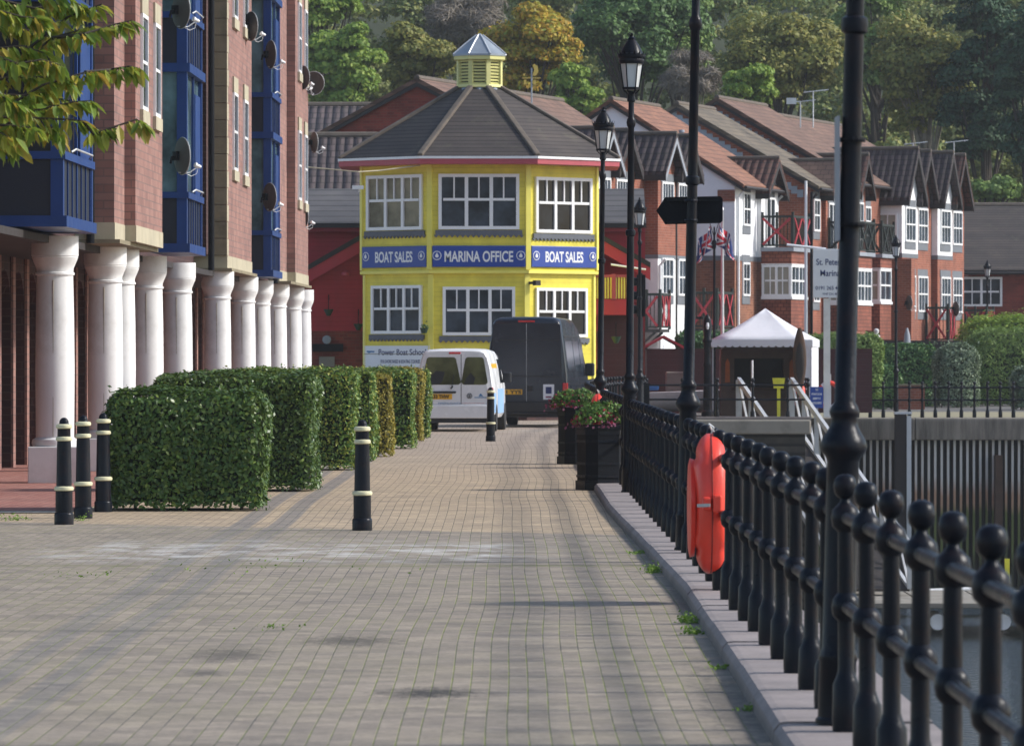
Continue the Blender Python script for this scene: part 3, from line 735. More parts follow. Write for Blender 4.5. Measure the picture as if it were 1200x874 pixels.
# ================================================================= hedges beside the walk
def hedge(label, x0, x1, y0, y1, h, mat, dens=1.0, leaf=(.075, .042), zb=.0, seed=1, rag=.03, group='clipped hedges beside the walk', core='hedge_core', rnd=.10):
    g = np.random.default_rng(seed)
    w_, d_ = x1-x0, y1-y0
    t = thing('hedge', label, 'hedge', ((x0+x1)/2, (y0+y1)/2, 0), 0, group)
    A = [w_*h, w_*h*.4, d_*h, d_*h, w_*d_]
    n = int(sum(A)*700*dens); fa = g.choice(5, n, p=np.array(A)/sum(A))
    u = g.uniform(0, 1, n); v = g.uniform(0, 1, n)
    c = np.zeros((n, 3)); nn = np.zeros((n, 3))
    for k, (fx, fy, fz, nr) in enumerate([(u*w_, 0, zb+v*(h-zb), (0, -1, 0)), (u*w_, d_, zb+v*(h-zb), (0, 1, 0)), (0, u*d_, zb+v*(h-zb), (-1, 0, 0)), (w_, u*d_, zb+v*(h-zb), (1, 0, 0)), (u*w_, v*d_, h, (0, 0, 1))]):
        mk = fa == k
        for a, q in enumerate((fx, fy, fz)): c[mk, a] = q[mk] if isinstance(q, np.ndarray) else q
        nn[mk] = nr
    # round the arrises
    cc = c.copy(); lo = np.array([rnd, rnd, zb+rnd*.6]); hi = np.array([w_-rnd, d_-rnd, h-rnd])
    inner = np.clip(cc, lo, hi); dv = cc-inner; dl = np.linalg.norm(dv, axis=1, keepdims=True); c = np.where(dl > rnd, inner+dv/np.maximum(dl, 1e-6)*rnd, cc)
    c += g.normal(0, rag*.55, c.shape)
    # slow swelling of the surface
    ph = g.uniform(0, 6, 6)
    bulge = .025*(np.sin(c[:, 2]*4+ph[0])+np.sin(c[:, 0]*5+ph[1])+np.sin(c[:, 1]*4+ph[2])); c += nn*bulge[:, None]
    dent = np.maximum(0, np.sin(c[:, 0]*9+ph[3])*np.sin(c[:, 2]*8+ph[4])*np.sin(c[:, 1]*7+ph[5]))*.05; c -= nn*dent[:, None]
    c[:, 0] += x0-(x0+x1)/2; c[:, 1] += y0-(y0+y1)/2
    v_ = leaf_arrays(c, nn+np.array([0, 0, .35]), leaf[0], leaf[1], .42)
    ns = int(w_*9)   # stray shoots standing out of the clipped top and end
    sx = g.uniform(x0, x1, ns)-(x0+x1)/2; sy = g.uniform(y0, y1, ns)-(y0+y1)/2; sh_ = g.uniform(.03, .11, ns)
    sc2 = np.concatenate([np.column_stack([sx+g.normal(0, .015, ns), sy, h+sh_*f]) for f in (.3, .65, 1.0)]); v_ = np.vstack([v_, leaf_arrays(sc2, g.normal(0, 1, (len(sc2), 3)), leaf[0]*.9, leaf[1]*.9, .5)])
    leaf_obj('foliage', v_, mat, t)
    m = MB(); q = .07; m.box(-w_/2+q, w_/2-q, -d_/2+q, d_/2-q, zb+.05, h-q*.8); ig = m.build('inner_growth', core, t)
    if rnd > .15: bv = ig.modifiers.new('round', 'BEVEL'); bv.width = min(rnd, w_*.4, d_*.4, (h-zb)*.4); bv.segments = 5
    m = MB()
    for k in range(max(2, int(w_*2.2))):
        x = -w_/2+.25+k*(w_-.5)/max(1, int(w_*2.2)-1); m.tube([(x, 0, 0), (x+g.uniform(-.08, .08), 0, .14), (x+g.uniform(-.15, .15), g.uniform(-.1, .1), zb+.3)], [.022, .018, .012], 6)
        m.build('stem', 'bark', t); m = MB()
    return t
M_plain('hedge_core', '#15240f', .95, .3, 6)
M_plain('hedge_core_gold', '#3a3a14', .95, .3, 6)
hedge('nearest hedge, a dark glossy block with stems showing below, beside the three bollards', XX(127, 60.6), XX(306, 60.6), 60.5, 61.9, 1.29, 'leaf_laurel', 2.8, (.062, .034), .05, 1, .04, rnd=.16)
hedge('second hedge from the camera, taller and wider, behind the nearest one', XX(180, 69.3), XX(366, 69.3), 69.2, 70.6, 1.44, 'leaf_laurel', 2.4, (.058, .032), .03, 2, rnd=.12)
hedge('third hedge from the camera, its top yellowed, right end stepping past the second', XX(250, 82), XX(414, 82), 82, 83.3, 1.46, 'leaf_laurel_b', 2.0, (.056, .032), .03, 3)
hedge('fourth hedge from the camera, narrow end between the third and the golden one', XX(300, 89), XX(437, 89), 89, 90, 1.46, 'leaf_laurel_b', 1.8, (.056, .032), .03, 4)
hedge('golden yellow hedge, the wider of the two golden ones', XX(330, 93), XX(459, 93), 93, 94, 1.37, 'leaf_gold', 1.8, (.05, .03), .03, 5, core='hedge_core_gold')
hedge('dark green hedge just right of the wide golden hedge', XX(360, 101), XX(485, 101), 101, 102.3, 1.42, 'leaf_laurel_b', 1.6, (.06, .034), .03, 6)
hedge('narrow olive gold hedge end near the white van', XX(400, 109), XX(495, 109), 109, 109.9, 1.41, 'leaf_gold', 1.5, (.055, .032), .03, 7, core='hedge_core_gold')
hedge('last hedge of the row, a thin dark end touching the white van', XX(420, 113.5), XX(504, 113.5), 113.5, 114.6, 1.43, 'leaf_laurel_b', 1.5, (.06, .034), .03, 8)

# ================================================================= planters
def planter(label, x, y, w_, h, seed, rz):
    t = thing('planter', label, 'planter', (x, y, .006), rz, 'black planters full of flowers')
    a = w_/2; c_ = a*.55
    o8 = lambda k: [(-a*k, -c_*k), (-c_*k, -a*k), (c_*k, -a*k), (a*k, -c_*k), (a*k, c_*k), (c_*k, a*k), (-c_*k, a*k), (-a*k, c_*k)]
    m = MB(); m.prism(o8(.93), 'z', .0, h); m.build('box', 'black_paint_matt', t)
    m = MB()
    for z0, z1, k in ((.0, .12, 1.0), (.16, .19, .97), (.32, .35, .96), (.60, .63, .96), (h-.10, h-.04, .97), (h-.03, h+.02, 1.02)): m.prism(o8(k), 'z', z0, z1)
    m.build('moulding', 'black_paint', t)
    m = MB(); m.prism(o8(.9), 'z', h+.003, h+.025); m.build('soil', 'soil', t)
    g = np.random.default_rng(seed)
    def blob(n, rx, rz_, zc, lo=0):
        d = unit(g.normal(0, 1, (n, 3))); d[:, 2] = np.abs(d[:, 2])*1.0-.25; r = g.uniform(.55, 1.05, (n, 1))
        c = d*r*np.array([rx, rx, rz_])
        c *= (1+.18*np.sin(np.arctan2(d[:, 1], d[:, 0])*3+seed))[:, None]
        c[:, 2] += zc; return c, d
    c, d = blob(3800, .37, .25, h+.11); leaf_obj('foliage', leaf_arrays(c, d, .06, .035, .6), 'leaf_flower', t)
    c, d = blob(420, .40, .26, h+.09); sel = c[:, 0] < .3; leaf_obj('blossom', leaf_arrays(c[sel]*np.array([1.03, 1.03, 1])+0, d[sel], .05, .045, .6), 'petal_red', t)
    c, d = blob(220, .47, .16, h+.02); leaf_obj('blossom', leaf_arrays(c, d, .045, .04, .6), 'petal_pink', t)
    return t
planter('nearer black planter with red flowers, hard against the railing', 1.12, 70.2, .56, .80, 3, R(22))
planter('farther black planter with red flowers, partly hidden by the nearer one', 1.02, 87.0, .56, .86, 5, R(22))
# ================================================================= windows
def window(par, M, w_, h, sashes=1, split=.5, bars=(0, 0), glass='glass_dark', frame='window_white', fw=.055, proud=.03, sill=None, lab=None, curtain=None, back=False):
    """frame in the wall frame M with its origin at the bottom centre; split: height of the meeting rail as a share (0 = none);
    bars = glazing bars per sash above and below the meeting rail"""
    m = MB(M); a, b = -w_/2, w_/2
    m.box(a, a+fw, -proud, .05, 0, h); m.box(b-fw, b, -proud, .05, 0, h)
    m.box(a+fw, b-fw, -proud, .05, 0, fw); m.box(a+fw, b-fw, -proud, .05, h-fw, h)
    iw = (w_-2*fw)/sashes
    for i in range(sashes):
        x0 = a+fw+i*iw; x1 = x0+iw
        if i: m.box(x0-fw*.55, x0+fw*.55, -proud+.002, .048, fw, h-fw)
        q = fw*.45
        if split: m.box(x0+q, x1-q, -proud+.006, .04, h*split-fw*.4, h*split+fw*.4)
        for k, (z0, z1) in enumerate(((h*split, h-fw), (fw, h*split)) if split else ((fw, h-fw),)):
            nb = bars[k]
            for j in range(nb):
                xx = x0+(x1-x0)*(j+1)/(nb+1); m.box(xx-fw*.22, xx+fw*.22, -proud+.009, .036, z0, z1)
    o = m.build('window', frame, par, label=lab)
    MB(M).box(a+fw*.5, b-fw*.5, -.012, -.001, fw*.5, h-fw*.5).build('pane', glass, o)
    if sill: MB(M).box(a-.06, b+.06, -proud-.06, .04, -.09, -.002).build('sill', sill, par)
    return o

# ================================================================= apartment block on the left
APR = -math.atan(.0164)
ap = thing('apartment_block', 'brick apartment block with blue bay windows raised on a row of fat white columns', 'building', (-7.31, 0, 0), APR)
def ybox(m, v0, v1, u0, u1, z0, z1): return m.box(v0, v1, u0, u1, z0, z1)
ZB, ZT = 3.36, 14.0
bl = lambda v, u0, u1, mat='brick_pink', nm='wall', z0=ZB+.24, z1=ZT, vb=-2.4: ybox(MB(), vb, v, u0, u1, z0, z1).build(nm, mat, ap)
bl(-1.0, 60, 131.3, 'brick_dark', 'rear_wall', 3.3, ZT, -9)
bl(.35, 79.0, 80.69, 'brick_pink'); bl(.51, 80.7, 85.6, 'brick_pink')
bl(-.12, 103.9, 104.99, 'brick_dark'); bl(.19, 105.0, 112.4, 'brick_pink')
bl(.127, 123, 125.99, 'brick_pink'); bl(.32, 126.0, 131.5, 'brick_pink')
# pale stone base and its ledge
m = MB()
for v, u0, u1 in ((.362, 78.98, 80.68), (.522, 80.69, 85.62), (.202, 104.98, 112.42), (.14, 122.98, 125.98), (.332, 125.99, 131.52)): ybox(m, -.6, v, u0, u1, ZB, ZB+.238)
build_each(m, 'stone_base', 'stone', ap)
m = MB()
for v, u0, u1 in ((.44, 78.9, 85.7), (.30, 104.8, 112.5), (.40, 122.9, 131.6)): ybox(m, -2.2, v, u0, u1, ZB-.06, ZB-.003)
build_each(m, 'ledge', 'stone_dirt_shade', ap)
# quoins on the end face towards the camera, long and short; shade put into their darker stone
m = MB(); z = ZB+.24; k = 0
while z < ZT-.3:
    ybox(m, -.13 if k % 2 else -.19, .197, 104.93, 104.998, z+.006, z+.314); z += .32; k += 1
m.build('quoin', 'stone_dirt_shade', ap)
m = MB(); z = ZB+.24; k = 0
while z < ZT-.3:
    ybox(m, .192, .200, 104.94, 105.22 if k % 2 else 105.4, z+.006, z+.314); z += .32; k += 1
m.build('quoin_return', 'stone', ap)  # sunlit side of the same quoins, painted as paler stone
# ground storey behind the columns; shade painted as dark brick and near-black wall
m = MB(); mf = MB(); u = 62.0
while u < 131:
    ybox(m, -2.2, -1.66, u, u+.34, 0, 3.3); ybox(mf, -1.658, -1.62, u, u+.34, 0, 3.3)  # thin pink brick strip stands for the sunlit side of each pier
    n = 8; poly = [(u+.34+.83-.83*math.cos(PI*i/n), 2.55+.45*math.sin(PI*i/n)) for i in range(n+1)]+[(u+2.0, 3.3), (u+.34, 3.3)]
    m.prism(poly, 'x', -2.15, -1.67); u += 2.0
m.build('arcade', 'brick_dark', ap); build_each(mf, 'pier_lit_face', 'brick_pink', ap)
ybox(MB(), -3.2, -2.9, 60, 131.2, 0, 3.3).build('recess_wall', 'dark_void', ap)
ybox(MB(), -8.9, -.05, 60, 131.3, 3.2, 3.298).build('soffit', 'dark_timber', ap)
# windows with stone heads and sills
def apwin(v, u, z, w_, h, glass='glass_dark'):
    M = fr((v, u, z), R(90)); window(ap, M, w_, h, 1, .5, (0, 0), glass, proud=.035, fw=.06)
    MB(M).box(-w_/2-.05, w_/2+.05, -.03, .05, h+.003, h+.30).build('lintel', 'stone', ap)
    MB(M).box(-w_/2-.12, w_/2+.12, -.05, .05, -.2, -.003).build('sill', 'stone', ap)
for z in (5.32, 8.25, 11.1):
    for u in (82.05, 84.4): apwin(.515, u, z, 1.0, 1.42, 'glass_grey')
    for u in (107.2, 110.3): apwin(.195, u, z-.05, 1.15, 1.5)
    for u in (127.6, 130.2): apwin(.325, u, z-.05, 1.1, 1.6, 'glass_grey')
# blue timber bays: posts, rails, aprons, glazing, balcony rails
def bay(v, u0, u1, vb, seed):
    core = ybox(MB(), vb+.05, v-.06, u0+.06, u1-.06, ZB+.03, ZT).build('bay_glazing', 'glass_teal' if seed else 'glass_dark', ap)
    b = MB()
    for uu in (u0, u1-.16): ybox(b, v-.16, v, uu, uu+.16, ZB, ZT)
    build_each(b, 'bay_post', 'blue_paint', ap)
    b = MB(); ybox(b, vb, vb+.1, u0+.001, u0+.1, ZB, ZT)
    ybox(b, v-.05, v-.012, (u0+u1)/2-.05, (u0+u1)/2+.05, ZB+.2, ZT); b.build('mullion', 'blue_paint', ap)
    for k, z in enumerate((ZB-.02, 6.2, 9.1, 12.0)):
        b = MB(); ybox(b, vb, v+.05, u0-.05, u1+.03, z, z+.14); ybox(b, vb, v+.03, u0-.03, u1+.01, z+.86, z+.96)
        b.build('bay_rail', 'blue_paint', ap)
        b = MB(); ybox(b, vb+.1, v-.03, u0+.03, u1-.03, z+.14, z+.86); b.build('apron', 'blue_dark', ap)
        b = MB(); n = 7
        for i in range(n): uu = u0+.2+(u1-u0-.4)*i/(n-1); ybox(b, v-.028, v-.012, uu-.015, uu+.015, z+.14, z+.86)
        build_each(b, 'apron_bar', 'blue_paint', ap)
        b = MB(); ybox(b, v-.045, v-.02, u0+(u1-u0)*.62, u1-.14, z+.98, z+2.6); b.build('blue_blind', 'blue_paint', ap)
        b = MB(); b.tube([(v+.02, u0+.9, z+.98), (v+.07, u0+1.0, z+1.02), (v+.07, u1-.8, z+1.02), (v+.02, u1-.7, z+.98)], .014, 6); b.build('handrail', 'galvanised', ap)
bay(.45, 70.5, 74.6, -1.2, 0); bay(.71, 88.0, 91.4, .12, 1); bay(.43, 115, 118.2, -.4, 1)
# recessed fronts beside the bays
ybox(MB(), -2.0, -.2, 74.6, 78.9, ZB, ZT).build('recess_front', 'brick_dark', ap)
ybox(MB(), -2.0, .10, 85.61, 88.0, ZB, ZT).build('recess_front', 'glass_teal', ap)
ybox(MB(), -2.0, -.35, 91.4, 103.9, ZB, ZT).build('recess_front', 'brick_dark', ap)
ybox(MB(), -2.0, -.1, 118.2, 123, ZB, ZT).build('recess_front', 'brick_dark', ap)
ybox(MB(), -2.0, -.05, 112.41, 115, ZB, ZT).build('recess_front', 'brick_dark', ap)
for v, u in ((.02, 78.9), (-.02, 103.8), (.05, 122.9)):
    MB().tube([(v, u, 3.3), (v, u, ZT)], .06, 10).build('downpipe', 'black_paint_matt', ap, smooth=True)
m = MB(); m.box(-9, .2, 60, 131.7, ZT, ZT+.2); m.build('roof', 'fascia_dark', ap)
# columns
cp = [(-.33, .0), (.33, .0)]
def column_parts(first=[]):
    m = MB(); m.lathe([(.30, .49), (.31, .53), (.30, .58), (.275, .595), (.255, .61), (.258, .9), (.262, 1.5), (.255, 2.2), (.243, 2.74), (.243, 2.765), (.262, 2.772), (.262, 2.80), (.245, 2.81), (.25, 2.86),
                      (.275, 2.92), (.305, 2.99), (.310, 3.01), (.304, 3.02), (.315, 3.025), (.315, 3.29)], seg=32)
    return m
col = None
for i, u in enumerate([74.0, 81.5, 83.7, 89.0, 95.3, 105.2, 112.6, 117.8, 123.8, 130.0, 134.2]):
    if col is None:
        col = column_parts().build('column', 'column_paint', ap, smooth=True); pl = MB().box(-.33, .33, -.33, .33, 0, .488).build('plinth', 'column_paint', col, bevel=.012)
        ms = MB(); ms.box(-.003, .003, -.2595, -.243, .62, 2.7); ms.build('joint', 'stone_dirt_shade', col); c_, p_, j_ = col, pl, ms
        jo = [o for o in children(col) if o.name.startswith('joint')][0]
    else:
        c_ = col.copy(); C.objects.link(c_)
        for s_ in (pl, jo): q = s_.copy(); C.objects.link(q); q.parent = c_
    c_.location = (0, u, .006)
for o in bpy.data.objects:
    if o.name.startswith('joint'): o.hide_render = False

# ================================================================= satellite dishes
def dish():
    t = thing('satellite_dish', 'x', 'satellite dish', (0, 0, 0), 0, 'satellite dishes bracketed to the apartment block')
    m = MB(); n = 20; r0 = .27
    prof = [(r0*k/5, .07*(k/5)**2) for k in range(6)]
    # bowl opening towards +x
    def ring(sgn, off): return [(off+z, r*math.cos(2*PI*j/n), r*1.08*math.sin(2*PI*j/n)) for r, z in prof[1:] for j in range(n)]
    vs = [(0, 0, 0)]+ring(1, 0)+[(.012, 0, 0)]+ring(1, .012); fs = []
    for base, flip in ((0, 0), (1+5*n, 1)):
        for j in range(n):
            f = (base, base+1+(j+1) % n, base+1+j); fs.append(f if not flip else f[::-1])
            for k in range(4):
                a = base+1+k*n; f = (a+j, a+(j+1) % n, a+n+(j+1) % n, a+n+j); fs.append(f if not flip else f[::-1])
    for j in range(n):
        a = 1+4*n; b = a+1+5*n; fs.append((a+j, a+(j+1) % n, b+(j+1) % n, b+j))
    m.add(vs, fs); d = m.build('dish', 'dish_grey', t, smooth=True)
    m = MB(); m.tube([(.085+.0*math.cos(a), r0*1.0*math.cos(a), r0*1.08*math.sin(a)) for a in [2*PI*j/24 for j in range(24)]], .008, 6, True); m.build('rim', 'galvanised', d)
    m = MB(); m.tube([(.02, 0, -r0*.95), (.2, 0, -.26), (.36, 0, -.16)], .011, 6); m.build('arm', 'galvanised', t)
    m = MB(); m.M = Matrix.Translation((.36, 0, -.15)) @ Matrix.Rotation(R(-70), 4, 'Y'); m.lathe([(.022, -.05), (.028, -.03), (.028, .03), (.04, .035), (.04, .06), (.01, .065)], seg=12); m.build('receiver', 'window_white', t, smooth=True)
    m = MB(); m.tube([(0, 0, 0), (-.10, 0, -.02), (-.12, 0, -.12)], .02, 8); m.box(-.06, -.0, -.06, .06, -.07, .07); m.build('bracket', 'black_paint_matt', t)
    m = MB(); m.tube([(.36, 0, -.17), (.34, .01, -.27), (.25, .02, -.31), (.15, .01, -.27), (.05, 0, -.25)], .005, 5); m.build('cable', 'window_white', t)
    return t
M_plain('dish_grey', '#4c4644', .6, .12, 3, dirt='#37302c', dsc=4)
D0 = dish()
RZD = R(30)
for i, (x, y, Yd, s_, lb) in enumerate([
    (208, 183, 86.6, 1.0, 'satellite dish low on the blue bay beside the first pair of windows'),
    (207, 12, 86.8, 1.0, 'topmost dish on the blue bay, cut by the top of the photo'),
    (290, 31, 110.5, 1.0, 'upper dish of the two that overlap on the middle brick pier'),
    (313, 64, 114.5, 1.0, 'lower dish of the two that overlap, in front of the narrow blue bay'),
    (352, 91, 129, .95, 'left dish of the pair at the far corner of the block'),
    (369, 98, 131.2, .95, 'right dish of the pair, standing out against the green trees'),
    (365, 167, 131, .85, 'dish at the far corner seen against the pantiled roof'),
    (312, 231, 114.5, 1.0, 'dish near the foot of the narrow blue bay, above the columns'),
    (352, 254, 130.5, .95, 'lowest dish, at the foot of the far brick corner')]):
    p = P(x, y, Yd); rz = RZD+R([0, 4, 2, -4, 8, -135, -5, 3, 0][i])
    if i == 0: D0.location = p; D0.rotation_euler = (0, 0, rz); D0['label'] = lb
    else: dup(D0, p, rz, lb, s_)

# ================================================================= marina office: a yellow octagon
OC = Vector((XX(562, 148.6), 148.6, 0)); PX = 145/F
of = thing('marina_office', 'yellow boarded octagonal office with a cupola on its tiled roof and blue lettered signs', 'building', tuple(OC))
def octa(ap_, z0, z1, m, k=0):
    rr_ = ap_/math.cos(PI/8); pts = [(rr_*math.cos(PI/8+PI/4*i-PI/2-PI/4), rr_*math.sin(PI/8+PI/4*i-PI/2-PI/4)) for i in range(8)]
    return m.prism(pts, 'z', z0, z1)
zy = lambda y: ZZ(y, 145.5)
A1 = 3.13; A0 = 3.05
octa(A0, .75, zy(318), MB()).build('lower_wall', 'yellow_boards', of); octa(A0-.01, 0, .748, MB()).build('plinth', 'brick_dark', of); octa(A1, zy(318), zy(190), MB()).build('upper_wall', 'yellow_boards', of)
octa(A1+.04, zy(319)-.03, zy(317), MB()).build('trim', 'yellow_trim', of)
m = MB()
for i in range(8):
    a = PI/8+PI/4*i-PI/2; 
    for A_, z0, z1 in ((A1, zy(316), zy(190)), (A0, .76, zy(320)-.03)):
        r_ = A_/math.cos(PI/8); m.M = Matrix.Translation((r_*math.cos(a), r_*math.sin(a), 0)) @ Matrix.Rotation(a, 4, 'Z'); m.box(-.06, .02, -.07, .07, z0, z1)
m.M = Matrix.Identity(4); build_each(m, 'corner_board', 'yellow_trim', of)
# roof: eaves, slopes, hips
EA = 3.72
octa(EA-.05, zy(190.5), zy(188.6), MB()).build('soffit', 'pink_fascia', of)
octa(EA, zy(193), zy(187), MB()).build('fascia', 'pink_fascia', of)
octa(EA+.03, zy(187)+.003, zy(184), MB()).build('gutter', 'window_white', of)
r0 = EA/math.cos(PI/8); zt = ZZ(103, 148); r1 = .62; ze = zy(184)+.005
m = MB(); vs = []; fs = []
for i in range(8):
    a = PI/8+PI/4*i; vs += [(r0*math.cos(a), r0*math.sin(a), ze), (r1*math.cos(a), r1*math.sin(a), zt)]
for i in range(8): j = (i+1) % 8; fs.append((2*i, 2*j, 2*j+1, 2*i+1))
fs.append(tuple(2*i+1 for i in range(8))); m.add(vs, fs); m.build('roof', 'tile_slate', of)
for i in range(8):
    a = PI/8+PI/4*i; m = MB(); m.bar((r0*math.cos(a), r0*math.sin(a), ze+.02), (r1*math.cos(a), r1*math.sin(a), zt+.03), .16, .10); m.build('hip_ridge', 'ridge_stone', of, bevel=.03)
MB().lathe([(.78, zt-.22), (.62, zt+.0), (.60, zt+.06)], seg=8).build('flashing', 'lead', of)
# cupola
zc0, zc1, zc2, zc3 = ZZ(101, 148), ZZ(70, 148), ZZ(64.5, 148), ZZ(38, 148)
cup = thing('tmp', 'x', 'x'); bpy.data.objects.remove(cup)
MB().lathe([(.56, zc0-.02), (.56, zc1)], seg=8).v
m = MB(Matrix.Rotation(PI/8, 4, 'Z')); m.lathe([(.54, zc0-.02), (.54, zc1)], seg=8); cup = m.build('cupola', 'dark_void', of)
m = MB()
for i in range(8):
    a = PI/8+PI/4*i; r_ = .60; m.M = Matrix.Translation((r_*math.cos(a), r_*math.sin(a), 0)) @ Matrix.Rotation(a, 4, 'Z'); m.box(-.06, .04, -.06, .06, zc0-.02, zc1)
m.M = Matrix.Rotation(PI/8, 4, 'Z'); m.lathe([(.62, zc0-.04), (.68, zc0-.02), (.66, zc0+.05), (.6, zc0+.06)], seg=8)
m.build('corner_post', 'yellow_pale', cup)
m = MB(); hh = (zc1-zc0)/8
for i in range(8):
    a = PI/4*i; m.M = Matrix.Rotation(a, 4, 'Z')
    for k in range(8):
        z = zc0+.05+hh*k*.97; m.add([(.515, -.2, z+hh*.62), (.515, .2, z+hh*.62), (.57, .2, z), (.57, -.2, z), (.525, -.2, z+hh*.72), (.525, .2, z+hh*.72), (.58, .2, z+.035), (.58, -.2, z+.035)],
              [(0, 1, 2, 3), (7, 6, 5, 4), (3, 2, 6, 7), (0, 4, 5, 1), (1, 5, 6, 2), (0, 3, 7, 4)])
m.M = Matrix.Identity(4); m.build('louvre', 'yellow_pale', cup)
m = MB(Matrix.Rotation(PI/8, 4, 'Z')); m.lathe([(.62, zc1-.01), (.74, zc1+.01), (.74, zc2-.02), (.7, zc2)], seg=8); m.build('cornice', 'yellow_pale', cup)
m = MB(Matrix.Rotation(PI/8, 4, 'Z')); m.lathe([(.76, zc2-.018), (.76, zc2+.03), (.42, zc2+.30), (.09, zc3-.05), (.02, zc3)], seg=8)
cr = m.build('cupola_roof', 'lead', cup)
m = MB(Matrix.Rotation(PI/8, 4, 'Z'))
for i in range(8):
    a = PI/4*i; c_, s_ = math.cos(a), math.sin(a); m.tube([(.765*c_, .765*s_, zc2+.03), (.425*c_, .425*s_, zc2+.31), (.09*c_, .09*s_, zc3-.04)], .022, 6)
m.build('seam', 'aluminium', cr)
# openings and signs on the three faces in view
th8 = [-PI/4, 0, PI/4]
gl_up = ['glass_beige', 'glass_grey', 'glass_dark']  # beige reflection of the left panes is put into their colour
for k, th in enumerate(th8):
    nx, ny = math.sin(th), -math.cos(th)
    def wf(z, A_, sh=0): return Matrix.Translation((nx*(A_+.006)+sh*math.cos(th), ny*(A_+.006)+sh*math.sin(th), z)) @ Matrix.Rotation(th, 4, 'Z')
    yb, yt = (269, 204) if k < 2 else (272.5, 207)
    window(of, wf(zy(yb), A1), 2.12, zy(yt)-zy(yb), 3, .54, (1, 0), gl_up[k], fw=.085, proud=.06)
    sb = zy(yb)-.02; sc_ = MB(wf(0, A1)); sc_.box(-1.14, 1.14, -.05, .0, sb-.13, sb)
    for q in range(17): sc_.prism([(-1.12+q*.14-.06, sb-.128), (-1.12+q*.14, sb-.2), (-1.12+q*.14+.06, sb-.128)], 'y', -.045, -.002)
    sc_.build('slate_skirt', 'slate_grey', of)
    yb, yt = (391, 334) if k == 0 else ((393, 336) if k == 1 else (395, 337))
    window(of, wf(zy(yb), A0), 1.92 if k != 1 else 1.9, zy(yt)-zy(yb), 3, .52, (1, 0), 'glass_grey' if k < 2 else 'glass_dark', fw=.08, proud=.06)
    sb = zy(yb)-.02; sc_ = MB(wf(0, A0)); sc_.box(-1.04, 1.04, -.05, .0, sb-.12, sb)
    for q in range(15): sc_.prism([(-1.0+q*.14-.06, sb-.118), (-1.0+q*.14, sb-.18), (-1.0+q*.14+.06, sb-.118)], 'y', -.045, -.002)
    sc_.build('slate_skirt', 'slate_grey', of)
    z0, z1 = (zy(313), zy(288)); sw = 2.44
    sg = MB(wf(0, A1)).box(-sw/2, sw/2, -.05, -.0, z0, z1).build('sign_board', 'sign_blue', of, bevel=.015)
    WM[sg.name] = WM[of.name]
    zc = (z0+z1)/2
    text(['BOAT SALES', 'MARINA OFFICE', 'BOAT SALES'][k], .27, 'text_white', sg, wf(zc, A1+.052), [1.42, 1.80, 1.42][k], .035)
    for sx in (-1, 1):
        xx = sx*[1.06, 1.10, 1.06][k]
        MM = wf(zc+.02, A1+.052) @ Matrix.Translation((xx, 0, 0))
        e = MB(MM @ Matrix.Rotation(R(90), 4, 'X')); e.lathe([(.12, 0), (.12, .012)], seg=20); e.build('emblem', 'text_white', sg)
        e = MB(MM); e.prism([(.10*math.cos(a), .10*math.sin(a)) for a in [2*PI*i/16 for i in range(16)]], 'y', -.018, -.013); e.build('emblem_field', 'sign_blue', sg)
        e = MB(MM); e.prism([(-.03, -.05), (.03, -.05), (.05, -.01), (0, .08), (-.05, -.01)], 'y', -.024, -.019); e.build('emblem_mark', 'text_white', sg)
# notices in the lower left window, hanging pots, small floodlight
def offace(k, A_): 
    th = th8[k]; return Matrix.Translation((math.sin(th)*(A_+.006), -math.cos(th)*(A_+.006), 0)) @ Matrix.Rotation(th, 4, 'Z')
M0 = offace(0, A0)
for x, z, w_, h in ((.0, zy(380), .3, .3), (.62, zy(376), .28, .3)): MB(M0).box(x-w_/2, x+w_/2, .004, .008, z, z+h).build('notice', 'sign_white', of)
z0, z1 = zy(426), zy(405)
sg = MB(M0).box(-1.25, 1.25, -.03, 0, z0-.12, z1).build('notice_board', 'sign_white', of)
MB(M0).box(-1.25, 1.25, -.036, -.031, (z0+z1)/2+.01, (z0+z1)/2+.025).build('rule', 'stone_dirt_shade', sg)
text('Power Boat School', .155, 'text_navy', sg, M0 @ Matrix.Translation((.22, -.032, zy(412.5))), 1.80, .02)
text('RYA SHORE BASED & BOATING COURSES', .09, 'text_navy', sg, M0 @ Matrix.Translation((.15, -.032, zy(423.5))), 1.5, .02)
m = MB(M0); m.prism([(-1.14, zy(412)), (-1.05, zy(414)), (-.92, zy(412)), (-.92, zy(411)), (-1.14, zy(411))], 'y', -.036, -.031); m.box(-1.0, -.84, -.036, -.031, zy(412)-.02, zy(412)+.02); m.build('emblem', 'text_blue', sg)
# wide low reveal: power cable to the eave, camera boxes
m = MB(); p0 = P(350, 195, 144)-OC; m.tube([tuple(p0), tuple(P(420, 201.5, 144)-OC), tuple(P(445, 200, 144.6)-OC), tuple(P(492, 194, 145.2)-OC)], .018, 6); m.build('cable', 'stone', of)
M2 = offace(2, A0); m = MB(M2); m.box(-1.24, -1.14, -.16, 0, zy(333), zy(330)); m.box(-1.2, -1.02, -.26, -.14, zy(334.5), zy(328.5)); m.build('floodlight', 'dark_timber', of)
m = MB(); q = P(421, 220, 146)-OC; m.M = Matrix.Translation(q); m.box(-.18, .12, -.25, -.1, -.05, .05); m.box(-.02, .02, -.15, .1, -.12, -.05); m.build('security_camera', 'window_white', of)
for nm, x, y in (('hanging_pot', 486, 385), ('hanging_pot', 488, 385)):
    pass
t = thing('wall_planter', 'small green planter fixed under the lower left window of the yellow office', 'planter', tuple(P(497, 386, 145.35)))
